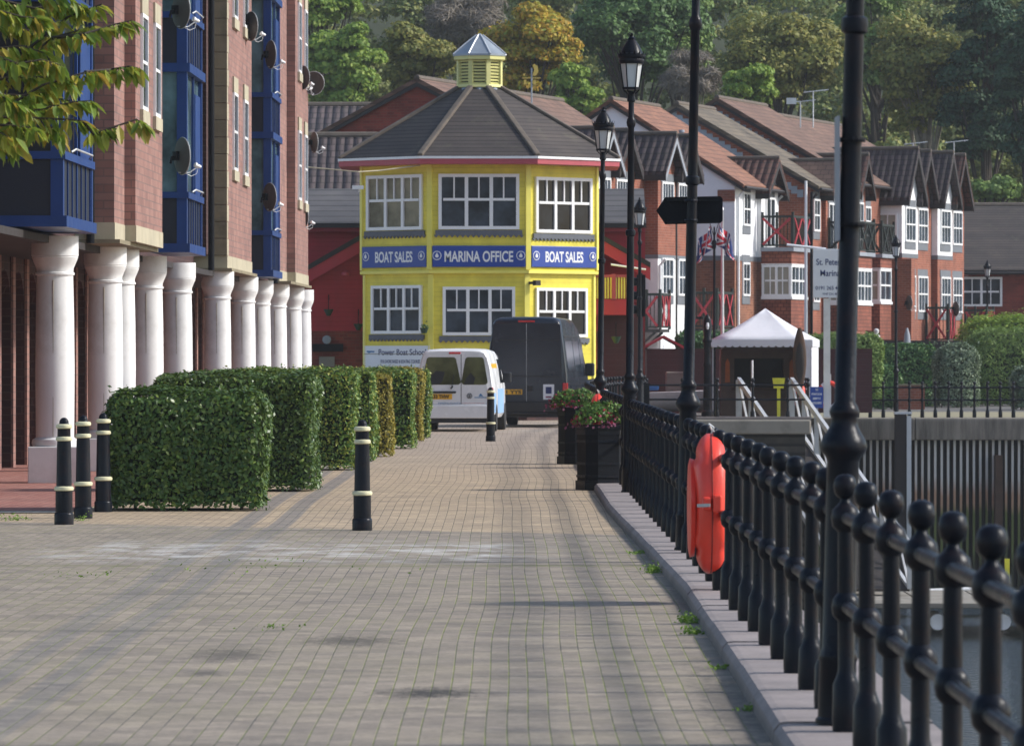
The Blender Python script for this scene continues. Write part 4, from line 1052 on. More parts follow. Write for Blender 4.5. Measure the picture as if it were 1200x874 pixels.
m = MB(); m.lathe([(.07, -.1), (.11, .02), (.12, .04), (.1, .04)], seg=10); m.build('pot', 'green_trim', t, smooth=True)
c = gr_.normal(0, .06, (60, 3)); c[:, 2] = np.abs(c[:, 2])+.05; leaf_obj('foliage', leaf_arrays(c, unit(c), .06, .04, .5), 'leaf_dark', t)

# ================================================================= red boathouse behind the office
rb = thing('red_boathouse', 'red boarded gabled building showing on both sides behind the yellow office', 'building', (-1.0, 151, 0))
WX = lambda x, Y: XX(x, Y)
m = MB(); m.box(WX(326, 155), WX(756, 155), 155, 162, 2.4, ZZ(264, 155)); m.build('rear_wall', 'red_boards', rb, world=True)
m = MB(); m.box(WX(330, 155), WX(756, 155), 155.002, 162, 0, 2.398); m.build('base_wall', 'brick_red', rb, world=True)
ya = ZZ(264, 155); yr = ZZ(226, 157.5)
m = MB(); x0, x1 = WX(320, 155), WX(757, 155)
m.prism([(154.7, ya-.02), (154.7, ya+.06), (157.6, yr+.12), (162.3, ya), (162.3, ya-.1)], 'x', x0, x1); m.build('rear_roof', 'tile_grey', rb, world=True)
MB().box(x0, x1, 154.60, 154.69, ya-.08, ya+.04).build('gutter', 'fascia_dark', rb, world=True)
MB().box(x0, x1-.02, 154.72, 154.98, ya-.18, ya-.025).build('fascia', 'red_trim', rb, world=True)
# front gable
gx, gz = XX(564, 149.6), ZZ(199, 149.6); sl_ = .575
xl, xr = XX(333, 149.6), XX(762, 149.6)
zl, zr = gz-(gx-xl)*sl_, gz-(xr-gx)*sl_
m = MB(); m.prism([(xl+.25, 2.37), (XX(703, 149.8), 2.37), (XX(703, 149.8), gz-(XX(703, 149.8)-gx)*sl_-.1), (gx, gz-.1), (xl+.25, zl)], 'y', 149.8, 154.9); m.build('gable_wall', 'red_boards', rb, world=True)
m = MB(); m.prism([(XX(703.2, 149.8), 3.2), (XX(752, 149.8), 3.2), (XX(752, 149.8), gz-(XX(752, 149.8)-gx)*sl_-.1), (XX(703.2, 149.8), gz-(XX(703.2, 149.8)-gx)*sl_-.1)], 'y', 151.2, 154.9); m.build('balcony_wall', 'red_boards', rb, world=True)
m = MB(); m.box(xl+.25, XX(700, 149.8), 149.83, 154.8, 0, 2.368); m.build('base_wall', 'brick_red', rb, world=True)
MB().box(XX(700.5, 150), XX(752, 150), 151.2, 154.9, 0, 3.0).build('base_wall', 'maroon_boards', rb, world=True)
for sx, xe, ze_ in ((-1, xl-.1, zl-.06), (1, xr, zr)):
    m = MB(); t_ = .20
    def sl2(dz0, dz1, y0, y1, m): 
        pts = [(gx, gz+dz0), (xe, ze_+dz0), (xe, ze_+dz1), (gx, gz+dz1)]
        return m.prism(pts if sx < 0 else pts[::-1], 'y', y0, y1)
    sl2(-.02, .12, 149.42, 155, m); m.build('gable_roof', 'fascia_dark', rb, world=True)
    m = MB(); sl2(-.36, -.025, 149.46, 149.56, m); m.build('barge_board', 'red_trim', rb, world=True)
# gable details left: lamp, notice plaque, hanging pots
m = MB(); m.M = Matrix.Translation(P(383, 398, 149.75)) @ Matrix.Rotation(R(90), 4, 'X'); m.lathe([(.12, 0), (.12, .04), (.1, .05)], seg=16); m.build('round_plaque', 'lead', rb, world=True)
m = MB(); a = P(366, 412, 149.76); b = P(402, 403, 149.76); m.box(a.x, b.x, 149.72, 149.8, a.z, b.z); m.build('name_board', 'black_paint_matt', rb, world=True)
m = MB(); a = P(374, 430, 149.76); b = P(392, 418, 149.76); m.box(a.x, b.x, 149.74, 149.8, a.z, b.z); m.build('notice_board', 'concrete', rb, world=True)
m = MB(); p = P(405, 322, 149.6); m.M = Matrix.Translation(p); m.lathe([(.02, .12), (.1, .06), (.12, 0), (.08, -.04)], seg=10); m.box(-.02, .02, 0, .2, .06, .1); m.build('wall_light', 'pink_fascia', rb, world=True)
for x, y, nm in ((385, 365, 'dark hanging flower pot on the red boards left of the office'), (420, 382, 'green hanging flower pot where the red wall meets the office'), (722, 397, 'green hanging pot under the yellow balcony')):
    t = thing('hanging_pot', nm, 'flower pot', tuple(P(x, y, 149.4)), 0, 'flower pots hung on the red walls')
    m = MB(); m.lathe([(.05, -.12), (.13, .04), (.14, .06), (.12, .06)], seg=12); m.build('pot', 'green_trim', t, smooth=True)
    m = MB(); m.tube([(0, .35, .3), (0, .2, .45), (0, 0, .4), (0, 0, .05)], .012, 5); m.build('bracket', 'black_paint_matt', t)
# balcony on the right
yb_ = 149.6
m = MB(); m.box(XX(697, yb_), XX(741, yb_), 149.5, 151.2, ZZ(369, yb_), ZZ(351, yb_)); m.build('balcony_floor', 'red_trim', rb, world=True)
m = MB(); n = 13
for i in range(n): x = XX(700, yb_)+(XX(738, yb_)-XX(700, yb_))*i/(n-1); m.box(x-.022, x+.022, 149.56, 149.60, ZZ(350, yb_), ZZ(325, yb_))
m.build('balustrade', 'yellow_trim', rb, world=True)
m = MB(); m.box(XX(698, yb_), XX(740, yb_), 149.53, 149.63, ZZ(325, yb_), ZZ(322, yb_)); m.box(XX(719, yb_)-.05, XX(719, yb_)+.06, 149.5, 149.62, ZZ(352, yb_), ZZ(322, yb_)+.02); m.box(XX(740, yb_), XX(743, yb_), 149.5, 149.64, ZZ(372, yb_), ZZ(310, yb_)); m.build('balcony_rail', 'pink_fascia', rb, world=True)
m = MB(); m.box(XX(738, yb_), XX(741, yb_), 150.2, 150.3, 0, ZZ(369, yb_)); m.build('pillar', 'white_paint', rb, world=True)
m = MB(); a = P(716, 310, 149.3); b = P(757, 316, 149.3); m.tube([tuple(a), tuple(b)], .03, 6); m.build('pipe', 'window_white', rb, world=True)

# ================================================================= vans
def van(name, label, L, W, H, prof, tumble, belt, mat, loc, rz, group=None):
    """prof: list of (s, roof height, half width factor, lower z); section: lower body, belt, roof"""
    t = thing(name, label, 'van', loc, rz, group)
    def section(s_, hz, kw, z0):
        hw = W/2*kw; hb = min(belt, hz-.08); tw = hw-tumble*(hz-hb)
        return [(-hw*.93, z0), (-hw, z0+.10), (-hw, hb*.75), (-hw*.995, hb), (-(hw+tw)/2-.004, (hb+hz)/2), (-tw-.0, hz-.14 if hz-.14 > hb else hb+.02), (-tw+.06, hz-.05), (-tw+.16, hz-.012), (-tw*.5, hz), (0, hz+.006),
                (tw*.5, hz), (tw-.16, hz-.012), (tw-.06, hz-.05), (tw, hz-.14 if hz-.14 > hb else hb+.02), ((hw+tw)/2+.004, (hb+hz)/2), (hw*.995, hb), (hw, hb*.75), (hw, z0+.10), (hw*.93, z0)]
    m = MB(); k = 19; vs = []
    for s_, hz, kw, z0 in prof: vs += [(x, s_, z) for x, z in section(s_, hz, kw, z0)]
    n = len(prof)
    fs = [(i*k+j, (i+1)*k+j, (i+1)*k+(j+1) % k, i*k+(j+1) % k) for i in range(n-1) for j in range(k)]
    fs += [tuple(range(k)), tuple((n-1)*k+j for j in range(k-1, -1, -1))]
    m.add(vs, fs); b = m.build('body', mat, t, smooth=True)
    return t, b, section
def wheel(t, x, y, r, w_):
    m = MB(Matrix.Translation((x, y, r)) @ Matrix.Rotation(R(90), 4, 'Y')); m.lathe([(r*.7, -w_/2), (r*.96, -w_/2), (r, -w_/2+.03), (r, w_/2-.03), (r*.96, w_/2), (r*.7, w_/2)], seg=28)
    o = m.build('wheel', 'tyre', t, smooth=True)
    m = MB(Matrix.Translation((x, y, r)) @ Matrix.Rotation(R(90), 4, 'Y')); m.lathe([(.05, -w_/2+.02), (r*.68, -w_/2+.05), (r*.68, w_/2-.05), (.05, w_/2-.02)], seg=16); m.build('hub_cap', 'galvanised', o, smooth=True)
# white van: tail towards the camera
W1, H1 = 1.74, 1.86
vt, vb, sec = van('small_van', 'white small van with lettered rear doors parked with its tail towards the camera', 4.4, W1, H1,
    [(0.0, 1.795, .955, .40), (.02, 1.815, .975, .34), (.06, 1.835, .99, .32), (.2, 1.85, 1, .30), (1.6, 1.86, 1, .30), (2.7, 1.84, 1, .30), (3.0, 1.76, 1, .30), (3.55, 1.14, .99, .30), (4.1, 1.02, .96, .30), (4.38, .82, .90, .32), (4.42, .55, .86, .34)],
    .155, 1.02, 'van_white', (XX(533, 124), 124.0, .006), R(-4.0))
def ring_poly(x0, x1, z0, z1, r, tap=0.0, n=4):
    """rounded rectangle, narrowed at the top by tap on each side; ccw"""
    P_ = []
    for cx_, cz_, a0 in ((x1-r, z0+r, -90), (x1-r-tap, z1-r, 0), (x0+r+tap, z1-r, 90), (x0+r, z0+r, 180)):
        for i in range(n+1): a = R(a0+90*i/n); P_.append((cx_+r*math.cos(a), cz_+r*math.sin(a)))
    return P_
def rear(poly, nm, mat, par, d0, d1, **k): return MB().prism(poly, 'y', d0, d1).build(nm, mat, par, **k)
ydr = -.012
rear(ring_poly(-.755, .755, .62, 1.735, .10, .115), 'rear_door', 'van_white', vt, ydr, .03, smooth=True)
rear(ring_poly(-.735, .135, 1.05, 1.665, .07, .10), 'rear_window', 'glass_olive', vt, ydr-.006, .0)
rear(ring_poly(.15, .735, 1.05, 1.665, .07, .08), 'rear_window', 'glass_olive', vt, ydr-.006, .0)
m = MB(); m.prism([(-.70, 1.06), (-.35, 1.06), (-.28, 1.12), (-.22, 1.34), (-.42, 1.36), (-.58, 1.2), (-.68, 1.3)], 'y', ydr-.009, ydr-.007); m.build('seat_back', 'rubber_black', vt); m = MB(); m.prism([(.2, 1.06), (.42, 1.06), (.46, 1.2), (.36, 1.32), (.26, 1.2)], 'y', ydr-.009, ydr-.007); m.build('seat_back', 'rubber_black', vt)
m = MB(); m.box(.135, .15, ydr-.002, .0, .62, 1.73); m.build('door_gap', 'dark_void', vt)
m = MB(); m.box(-.70, .03, ydr-.035, ydr, .86, .905); m.build('door_handle', 'rubber_black', vt, bevel=.01)
pl = MB().box(-.60, -.06, ydr-.012, ydr-.001, .725, .845).build('number_plate', 'plate_yellow', vt)
text('K33 THW', .075, 'text_black', pl, Matrix.Translation((-.33, ydr-.014, .785)), .42, .06)
m = MB(Matrix.Translation((.33, ydr-.001, .80)) @ Matrix.Rotation(R(90), 4, 'X')); m.lathe([(.062, 0), (.062, .008)], seg=24); em = m.build('emblem', 'black_paint', vt)
m = MB(); e0 = (.33, .80)
m.prism([(e0[0]+.051*math.cos(2*PI*i/20), e0[1]+.051*math.sin(2*PI*i/20)) for i in range(20)], 'y', ydr-.0115, ydr-.0095); m.build('emblem_field', 'galvanised', em)
m = MB()
for dz, q in ((.018, 1), (-.018, 0)):
    pts = [(-.036, .03), (-.014, -.03), (0, .006), (.014, -.03), (.036, .03)] if not q else [(-.02, .034), (0, -.012), (.02, .034)]
    for a, b in zip(pts, pts[1:]): m.bar((e0[0]+a[0], ydr-.014, e0[1]+a[1]+dz*.6), (e0[0]+b[0], ydr-.014, e0[1]+b[1]+dz*.6), .009)
m.build('emblem_letters', 'black_paint', em)
text('www.highlightspr.co.uk', .07, 'text_blue', vt, Matrix.Translation((.02, ydr-.002, .475+.055)), 1.36, .02)
text('HIGHLIGHTS', .035, 'text_blue', vt, Matrix.Translation((-.12, ydr-.002, .64)), .5, .0)
m = MB(); m.box(.44, .72, ydr-.004, ydr-.001, .755, .775); m.prism([(.53, .79), (.64, .79), (.58, .86)], 'y', ydr-.004, ydr-.001); m.build('logo', 'text_blue', vt)
MB().box(.16, .66, ydr-.004, ydr-.001, .635, .640).build('red_line', 'lamp_red', vt)
m = MB(); m.box(-.13, .13, -.03, .02, 1.735, 1.775); m.build('brake_light', 'lamp_red', vt, bevel=.01)
for sx in (-1, 1):
    m = MB(); m.prism([(sx*.745, .62), (sx*.862, .62), (sx*.862, .95), (sx*.85, 1.0), (sx*.745, .96)][::sx], 'y', -.03, .06); m.build('tail_light', 'lamp_red', vt, bevel=.012)
m = MB(); m.prism(ring_poly(-.87, .87, .30, .60, .06), 'y', -.07, .10); m.build('bumper', 'van_white', vt, bevel=.025)
m = MB(); m.box(-.80, .80, -.02, .3, .20, .31); m.build('valance', 'rubber_black', vt)
m = MB(); m.bar((-.02, ydr-.03, 1.28), (-.07, ydr-.035, .98), .014); m.bar((-.09, ydr-.03, .96), (-.04, ydr-.02, 1.02), .03); m.build('wiper', 'rubber_black', vt)
for x in (-.78, .78):
    for y in (.85, 3.55): wheel(vt, x, y, .31, .2)
def sidepatch(secf, W_, belt, tumble, s0, s1, z0, z1, H_, off=.006, side=1):
    """four corners of a panel lying on the flank"""
    def xw(z): return (W_/2 if z <= belt else W_/2-tumble*(z-belt))+off
    return [(side*xw(z0), s0, z0), (side*xw(z0), s1, z0), (side*xw(z1), s1, z1), (side*xw(z1), s0, z1)]
def flank(t, nm, mat, secs):
    m = MB()
    for p in secs:
        q = [(a-.02*(1 if a > 0 else -1), b, c) for a, b, c in p]; m.add(p+q, [(0, 1, 2, 3), (7, 6, 5, 4), (0, 4, 5, 1), (1, 5, 6, 2), (2, 6, 7, 3), (3, 7, 4, 0)])
    return m.build(nm, mat, t)
flank(vt, 'side_window', 'glass_dark', [sidepatch(0, W1, 1.02, .155, 2.2, 2.95, 1.08, 1.62, H1)])
flank(vt, 'blue_livery', 'pale_blue', [sidepatch(0, W1, 1.02, .155, .15, .75, .42, .86, H1), sidepatch(0, W1, 1.02, .155, 1.3, 3.1, .40, .95, H1)])
flank(vt, 'yellow_livery', 'plate_yellow', [sidepatch(0, W1, 1.02, .155, .2, 1.8, 1.42, 1.52, H1)])
m = MB(); m.box(.86, 1.06, 2.9, 3.0, 1.08, 1.32); m.box(-1.06, -.86, 2.9, 3.0, 1.08, 1.32); build_each(m, 'mirror', 'rubber_black', vt, bevel=.03)
# dark van
W2, H2 = 1.95, 2.62
vt, vb, sec = van('high_roof_van', 'tall dark navy van with a high roof parked beside the white van', 5.6, W2, H2,
    [(0.0, 2.53, .97, .42), (.02, 2.56, .985, .38), (.08, 2.60, 1, .36), (.3, 2.62, 1, .36), (3.2, 2.60, 1, .36), (3.9, 2.46, 1, .36), (4.35, 2.16, 1, .36), (4.95, 1.35, .98, .36), (5.4, 1.18, .95, .38), (5.6, .9, .90, .4), (5.62, .6, .86, .42)],
    .12, 1.2, 'van_navy', (XX(617, 131.5), 131.5, .006), R(-6.5))
y0 = -.012
rear(ring_poly(-.86, .0-.008, .62, 2.47, .06, .0), 'rear_door', 'van_navy', vt, y0, .03, smooth=True).data.name
rear(ring_poly(.008, .86, .62, 2.47, .06, .0), 'rear_door', 'van_navy', vt, y0, .03, smooth=True)
for o in children(vt):
    if o.name.startswith('rear_door'):
        for v in o.data.vertices:
            if v.co.z > 1.2 and abs(v.co.x) > .3: v.co.x *= 1-.07*(v.co.z-1.2)/1.3*1.0
rear(ring_poly(-.80, -.06, 1.28, 1.92, .07, .02), 'door_panel', 'van_navy', vt, y0-.008, .0, smooth=True)
rear(ring_poly(.06, .80, 1.28, 1.92, .07, .02), 'door_panel', 'van_navy', vt, y0-.008, .0, smooth=True)
m = MB(); m.box(-.82, .82, y0-.012, y0, 1.20, 1.225); m.build('rub_strip', 'rubber_black', vt)
m = MB(); m.box(-.006, .006, y0-.003, y0+.004, .62, 2.46); m.build('door_gap', 'galvanised', vt)
m = MB(); m.box(-.80, .80, y0-.006, y0-.001, 2.06, 2.075); m.build('swage_line', 'rubber_black', vt)
m = MB(); m.box(-.2, .2, -.02, .02, 2.49, 2.53); m.build('brake_light', 'lamp_red', vt, bevel=.008)
pl = MB().box(-.62, -.10, y0-.014, y0-.001, .78, .90).build('number_plate', 'plate_yellow', vt)
text('1 YYS', .08, 'text_black', pl, Matrix.Translation((-.3, y0-.016, .84)), .36, .06)
nt = MB().box(.40, .66, y0-.012, y0-.001, .66, 1.02).build('notice', 'sign_white', vt)
MB().box(.46, .60, y0-.016, y0-.0125, .80, .96).build('picture', 'text_navy', nt); MB().box(.46, .60, y0-.016, y0-.0125, .70, .74).build('caption', 'petal_pink', nt)
m = MB(); m.box(.02, .16, y0-.03, y0, .86, .98); m.build('door_handle', 'rubber_black', vt, bevel=.01)
for sx in (-1, 1):
    m = MB(); m.box(min(sx*.865, sx*.985), max(sx*.865, sx*.985), -.03, .05, .78, 1.05); m.build('tail_light', 'lamp_red', vt, bevel=.012)
    m = MB(); m.box(min(sx*.865, sx*.985), max(sx*.865, sx*.985), -.028, .05, .62, .775); m.build('reversing_light', 'glass_grey', vt, bevel=.012)
m = MB(); m.prism(ring_poly(-.97, .97, .36, .60, .05), 'y', -.09, .1); m.build('bumper', 'rubber_black', vt, bevel=.02)
m = MB(); m.box(-.85, .85, .0, .4, .24, .36); m.tube([(-.5, -.08, .33), (.5, -.08, .33)], .03, 8); m.build('underframe', 'rubber_black', vt)
for x in (-.86, .86):
    for y in (1.1, 4.6): wheel(vt, x, y, .34, .24)
flank(vt, 'side_window', 'glass_grey', [sidepatch(0, W2, 1.2, .12, .35, 1.9, 1.32, 2.05, H2), sidepatch(0, W2, 1.2, .12, 2.05, 3.3, 1.32, 2.05, H2), sidepatch(0, W2, 1.2, .12, 3.45, 4.25, 1.32, 2.0, H2)])
flank(vt, 'side_moulding', 'rubber_black', [sidepatch(0, W2, 1.2, .12, .1, 4.9, .60, .72, H2), sidepatch(0, W2, 1.2, .12, .3, 3.6, 2.14, 2.17, H2)])
m = MB(); m.box(-1.2, -.97, 4.2, 4.32, 1.2, 1.52); m.box(.97, 1.2, 4.2, 4.32, 1.2, 1.52); build_each(m, 'mirror', 'rubber_black', vt, bevel=.04)
# ================================================================= terraces across the basin
class House:
    """local x = out of the front (n), local y = along the terrace (s), z up"""
    def __init__(h, label, loc, phi, name='terraced_house'):
        h.t = thing(name, label, 'house', (loc[0], loc[1], 0), -R(phi))
    def main(h, nb, nf, L, ze, zr, wall, roof, zsplit=None, low=None, over=.35, zeb=None, gable=None, s0=0, verge='brick_orange', z0=0):
        sl_ = (zr-ze)/nf; zb_ = zr-sl_*nb
        if zsplit:
            MB().box(-nb, nf, s0-.004, L, z0, zsplit).build('base_wall', low, h.t)
            MB().box(-nb, nf+.012, s0-.02, L, zsplit, zsplit+.16).build('band', 'blue_band', h.t); z1 = zsplit+.161
        else: z1 = z0
        MB().prism([(-nb, z1), (nf, z1), (nf, ze), (0, zr), (-nb, zb_)], 'y', s0, L).build('wall', wall, h.t)
        for sx, ne, zz in ((1, nf+over, ze-sl_*over), (-1, -nb-over, zb_-sl_*over)):
            p = [(0, zr+.01), (ne, zz+.01), (ne, zz+.13), (0, zr+.15)]
            MB().prism(p if sx < 0 else p[::-1], 'y', s0-.16, L+.1).build('roof', roof, h.t)
            q = [(0, zr-.12), (ne, zz-.12), (ne, zz+.005), (0, zr+.005)]
            MB().prism(q if sx < 0 else q[::-1], 'y', s0-.14, s0-.10).build('verge_board', 'fascia_dark', h.t)
        MB().tube([(nf+over+.05, s0-.1, ze-sl_*over+.02), (nf+over+.05, L, ze-sl_*over+.02)], .06, 6).build('gutter', 'fascia_dark', h.t)
        m = MB(); m.tube([(0, s0-.16, zr+.14), (0, L+.1, zr+.14)], .10, 8); m.build('ridge', 'ridge_stone', h.t)
        h.nf = nf
    def flash(h, pts):
        """stepped lead flashing on the gable where the lower neighbour's roof meets it"""
        (n0, z0), (n1, z1) = pts; m = MB(); k = 22
        for i in range(k):
            a = n0+(n1-n0)*i/k; b = n0+(n1-n0)*(i+1)/k; z = z0+(z1-z0)*i/k; m.box(min(a, b), max(a, b), -.03, -.006, z-.25, z+.02)
        m.build('lead_flashing', 'lead', h.t)
    def gable(h, n, s0, s1, ze, zr, back, wall, roof, z0=0, over=.35, infill=None, zin=None, low=None, zs=None, board='fascia_dark'):
        c = (s0+s1)/2; hw = (s1-s0)/2; sl_ = (zr-ze)/hw
        zz0 = z0
        if zs: MB().box(n-back, n-.004, s0+.003, s1-.003, z0, zs).build('base_wall', low, h.t); MB().box(n-back, n+.012, s0-.012, s1+.012, zs, zs+.16).build('band', 'blue_band', h.t); zz0 = zs+.161
        MB().prism([(s0, zz0), (s1, zz0), (s1, ze), (c, zr), (s0, ze)], 'x', n-back, n).build('wall', wall, h.t)
        for sy in (-1, 1):
            e = c+sy*(hw+.22); zz = ze-sl_*.22
            p = [(c, zr+.02), (e, zz+.02), (e, zz+.14), (c, zr+.16)]
            MB().prism(p if sy < 0 else p[::-1], 'x', n-back-1.2, n+over).build('gable_roof', roof, h.t)
            q = [(c, zr-.19), (e, zz-.19), (e, zz+.015), (c, zr+.015)]
            MB().prism(q if sy < 0 else q[::-1], 'x', n+over-.04, n+over+.0).build('barge_board', board, h.t)
            MB().box(n-back-.4, n+over, e-.03 if sy < 0 else e-.02, e+.02 if sy < 0 else e+.03, zz-.16, zz+.02).build('gutter', 'fascia_dark', h.t)
        m = MB(); m.tube([(n-back-1.1, c, zr+.15), (n+over, c, zr+.15)], .08, 8); m.build('ridge', 'ridge_stone', h.t)
    def win(h, n, s, z, w_, hh, sashes=1, bars=(1, 1), glass='glass_grey', head=True, sill=True, split=.5):
        M = fr((n+.006, s, z), R(90)); window(h.t, M, w_, hh, sashes, split, bars, glass, fw=.07, proud=.05)
        if sill: MB(M).box(-w_/2-.05, w_/2+.05, -.02, .02, -.28, -.004).build('sill_band', 'blue_band', h.t)
        if head: MB(M).box(-w_/2-.05, w_/2+.05, -.016, .02, hh+.004, hh+.26).build('head_band', 'blue_band', h.t)
    def winside(h, n, s, z, w_, hh, sashes=1, bars=(1, 1), glass='glass_grey', split=.5):
        window(h.t, fr((n, s-.006, z), 0), w_, hh, sashes, split, bars, glass, fw=.07, proud=.05)
    def door_arch(h, n, s, w_=1.0, hh=2.1):
        M = fr((n+.006, s, 0), R(90)); m = MB(M); k = 8
        pts = [(-w_/2, .02), (w_/2, .02)]+[(w_/2*math.cos(PI*i/k), hh-.35+.45*math.sin(PI*i/k)) for i in range(k+1)]
        m.prism(pts, 'y', -.05, -.002); o = m.build('arched_door', 'window_white', h.t)
        m = MB(M); m.box(-w_*.32, -.04, -.056, -.052, .9, hh-.4); m.box(.04, w_*.32, -.056, -.052, .9, hh-.4); m.build('pane', 'glass_dark', o)
    def boxbay(h, n0, p, s0, s1, zb, z1, z2, zt, x_rail='lamp_red_paint', side=2):
        """square bay: tile hung skirt zb..z1, glazing z1..z2, tile hung head z2..zt, balcony on top"""
        n1 = n0+p
        MB().box(n0-.01, n1, s0, s1, zb, z1).build('bay_skirt', 'tile_hung', h.t); MB().box(n0-.01, n1+.02, s0-.02, s1+.02, z2, zt).build('bay_head', 'tile_hung', h.t)
        MB().box(n0-.01, n1-.06, s0+.06, s1-.06, z1, z2).build('bay_core', 'glass_beige', h.t)
        MB().box(n0-.01, n1+.05, s0-.05, s1+.05, z1+.001, z1+.10).build('bay_sill', 'window_white', h.t)
        MB().box(n0-.01, n1+.03, s0-.03, s1+.03, z2-.001, z2+.03).build('bay_cap', 'window_white', h.t)
        window(h.t, fr(((n0+n1)/2, s0+.03, z1+.1), 0), p-.01, z2-z1-.11, side, .5, (1, 1), 'curtain', fw=.08, proud=.05)
        window(h.t, fr((n1-.03, (s0+s1)/2, z1+.1), R(90)), s1-s0-.01, z2-z1-.11, side, .5, (1, 1), 'glass_grey', fw=.08, proud=.05)
        MB().box(n0-.01, n1+.12, s0-.12, s1+.12, zt+.002, zt+.14).build('balcony_floor', 'fascia_grey', h.t)
        h.balcony(n0, n1+.08, s0-.08, s1+.08, zt+.14, x_rail)
    def balcony(h, n0, n1, s0, s1, z, col, hh=1.1):
        m = MB()
        for a, b in ((n1, s0), (n1, s1), (n0+.05, s0), ((n0+n1)/2, s0)): m.box(a-.04, a+.04, b-.04, b+.04, z, z+hh+.12)
        m.box(n0, n1, s0-.03, s0+.03, z+hh-.08, z+hh); m.box(n1-.03, n1+.03, s0, s1, z+hh-.08, z+hh); m.box(n0, n1, s0-.03, s0+.03, z+.04, z+.1); m.box(n1-.03, n1+.03, s0, s1, z+.04, z+.1)
        k = int((n1-n0)/.12)
        for i in range(k): a = n0+(n1-n0)*(i+.5)/k; m.box(a-.012, a+.012, s0-.01, s0+.01, z+.1, z+hh-.08)
        k = int((s1-s0)/.12)
        for i in range(k): a = s0+(s1-s0)*(i+.5)/k; m.box(n1-.01, n1+.01, a-.012, a+.012, z+.1, z+hh-.08)
        m.build('balcony_railing', 'green_black', h.t)
        m = MB()
        m.bar((n0+.08, s0-.045, z+.1), (n1-.08, s0-.045, z+hh-.1), .035, .08); m.bar((n0+.08, s0-.047, z+hh-.1), (n1-.08, s0-.047, z+.1), .035, .08)
        c = (s0+s1)/2
        for a, b in ((s0, c), (c, s1)):
            m.bar((n1+.045, a+.08, z+.1), (n1+.045, b-.08, z+hh-.1), .035, .07); m.bar((n1+.047, a+.08, z+hh-.1), (n1+.047, b-.08, z+.1), .035, .07)
        m.build('cross_brace', col, h.t)
    def hang(h, n, s, z, wd=1.7, hh=1.3, col='lamp_red_paint'):
        """balcony bracketed to the front wall"""
        m = MB(); m.box(n, n+.9, s, s+wd, z-.1, z); m.build('balcony_floor', 'fascia_dark', h.t); h.balcony(n, n+.9, s, s+wd, z, col, hh)
        m = MB(); m.bar((n, s+.1, z-.7), (n+.7, s+.1, z-.1), .07); m.bar((n, s+wd-.1, z-.7), (n+.7, s+wd-.1, z-.1), .07); m.build('bracket', 'fascia_dark', h.t)
    def pipe(h, n, s, z0, z1, col='window_white'):
        MB().tube([(n+.06, s, z0), (n+.06, s, z1-.2), (n+.25, s, z1)], .05, 8).build('downpipe', col, h.t, smooth=True)
M_plain('lamp_red_paint', '#a8303a', .6, .1)
M_plain('pale_pink_paint', '#b08a88', .6, .1)
M_plain('green_black', '#1b2420', .6, .1)

# A: white rendered end house
A = House('white rendered end house with an orange tiled roof behind the arrow board', (XX(717, 190), 190), 17)
A.main(4.4, 4.35, 5.9, 7.62, ZZ(121, 190), 'render_white', 'tile_orange_y', zsplit=4.95, low='brick_brown')
A.gable(4.5, 3.05, 5.4, 7.45, 8.42, 1.2, 'render_white', 'pan_brown_x', zs=4.95, low='brick_brown')
A.win(4.35, 1.55, 6.15, .95, 1.15, 1, (1, 1), 'glass_dark'); A.win(4.35, 1.45, 3.75, .95, 1.15, 1, (1, 1), 'glass_dark')
A.win(4.5, 4.2, 5.45, 1.2, 1.75, 2, (0, 0), 'glass_dark', split=0, sill=False)
A.boxbay(4.52, 1.05, 3.0, 5.2, 2.6, 3.65, 4.85, 5.3)
A.pipe(4.35, .25, .2, 7.3); A.pipe(4.35, 5.6, 2, 7.3, 'window_white')
m = MB(); m.box(3.75, 4.36, -.03, -.005, 6.95, 7.35); m.build('brick_corbel', 'brick_orange', A.t)
MB().lathe([(.08, 0), (.08, .3), (.11, .32), (.1, .4)], 2.2, 1.0, 10, 9.05).build('flue', 'lead', A.t)
# B
B = House('red brick house with an olive tiled roof rising behind the white end house', (XX(794, 197), 197), 17)
B.main(5.0, 4.85, 4.9, 7.75, ZZ(126, 197), 'brick_orange', 'tile_olive_y')
B.flash([(-.25, 10.36), (4.6, 7.4)])
B.win(4.85, .85, 6.1, .9, 1.15, 1, (1, 1), 'glass_dark'); B.win(4.85, .8, 3.6, .9, 1.2, 1, (1, 1), 'glass_dark')
B.gable(5.0, 1.7, 4.0, 7.55, 8.55, 1.3, 'brick_orange', 'tile_brown_x')
B.win(5.0, 2.6, 5.4, 1.2, 1.75, 2, (0, 0), 'glass_dark', split=0, sill=False)
B.boxbay(5.02, 1.05, 2.0, 4.2, 2.6, 3.5, 4.8, 5.25, 'green_black')
B.pipe(4.85, -.05, 0, 7.4, 'fascia_dark')
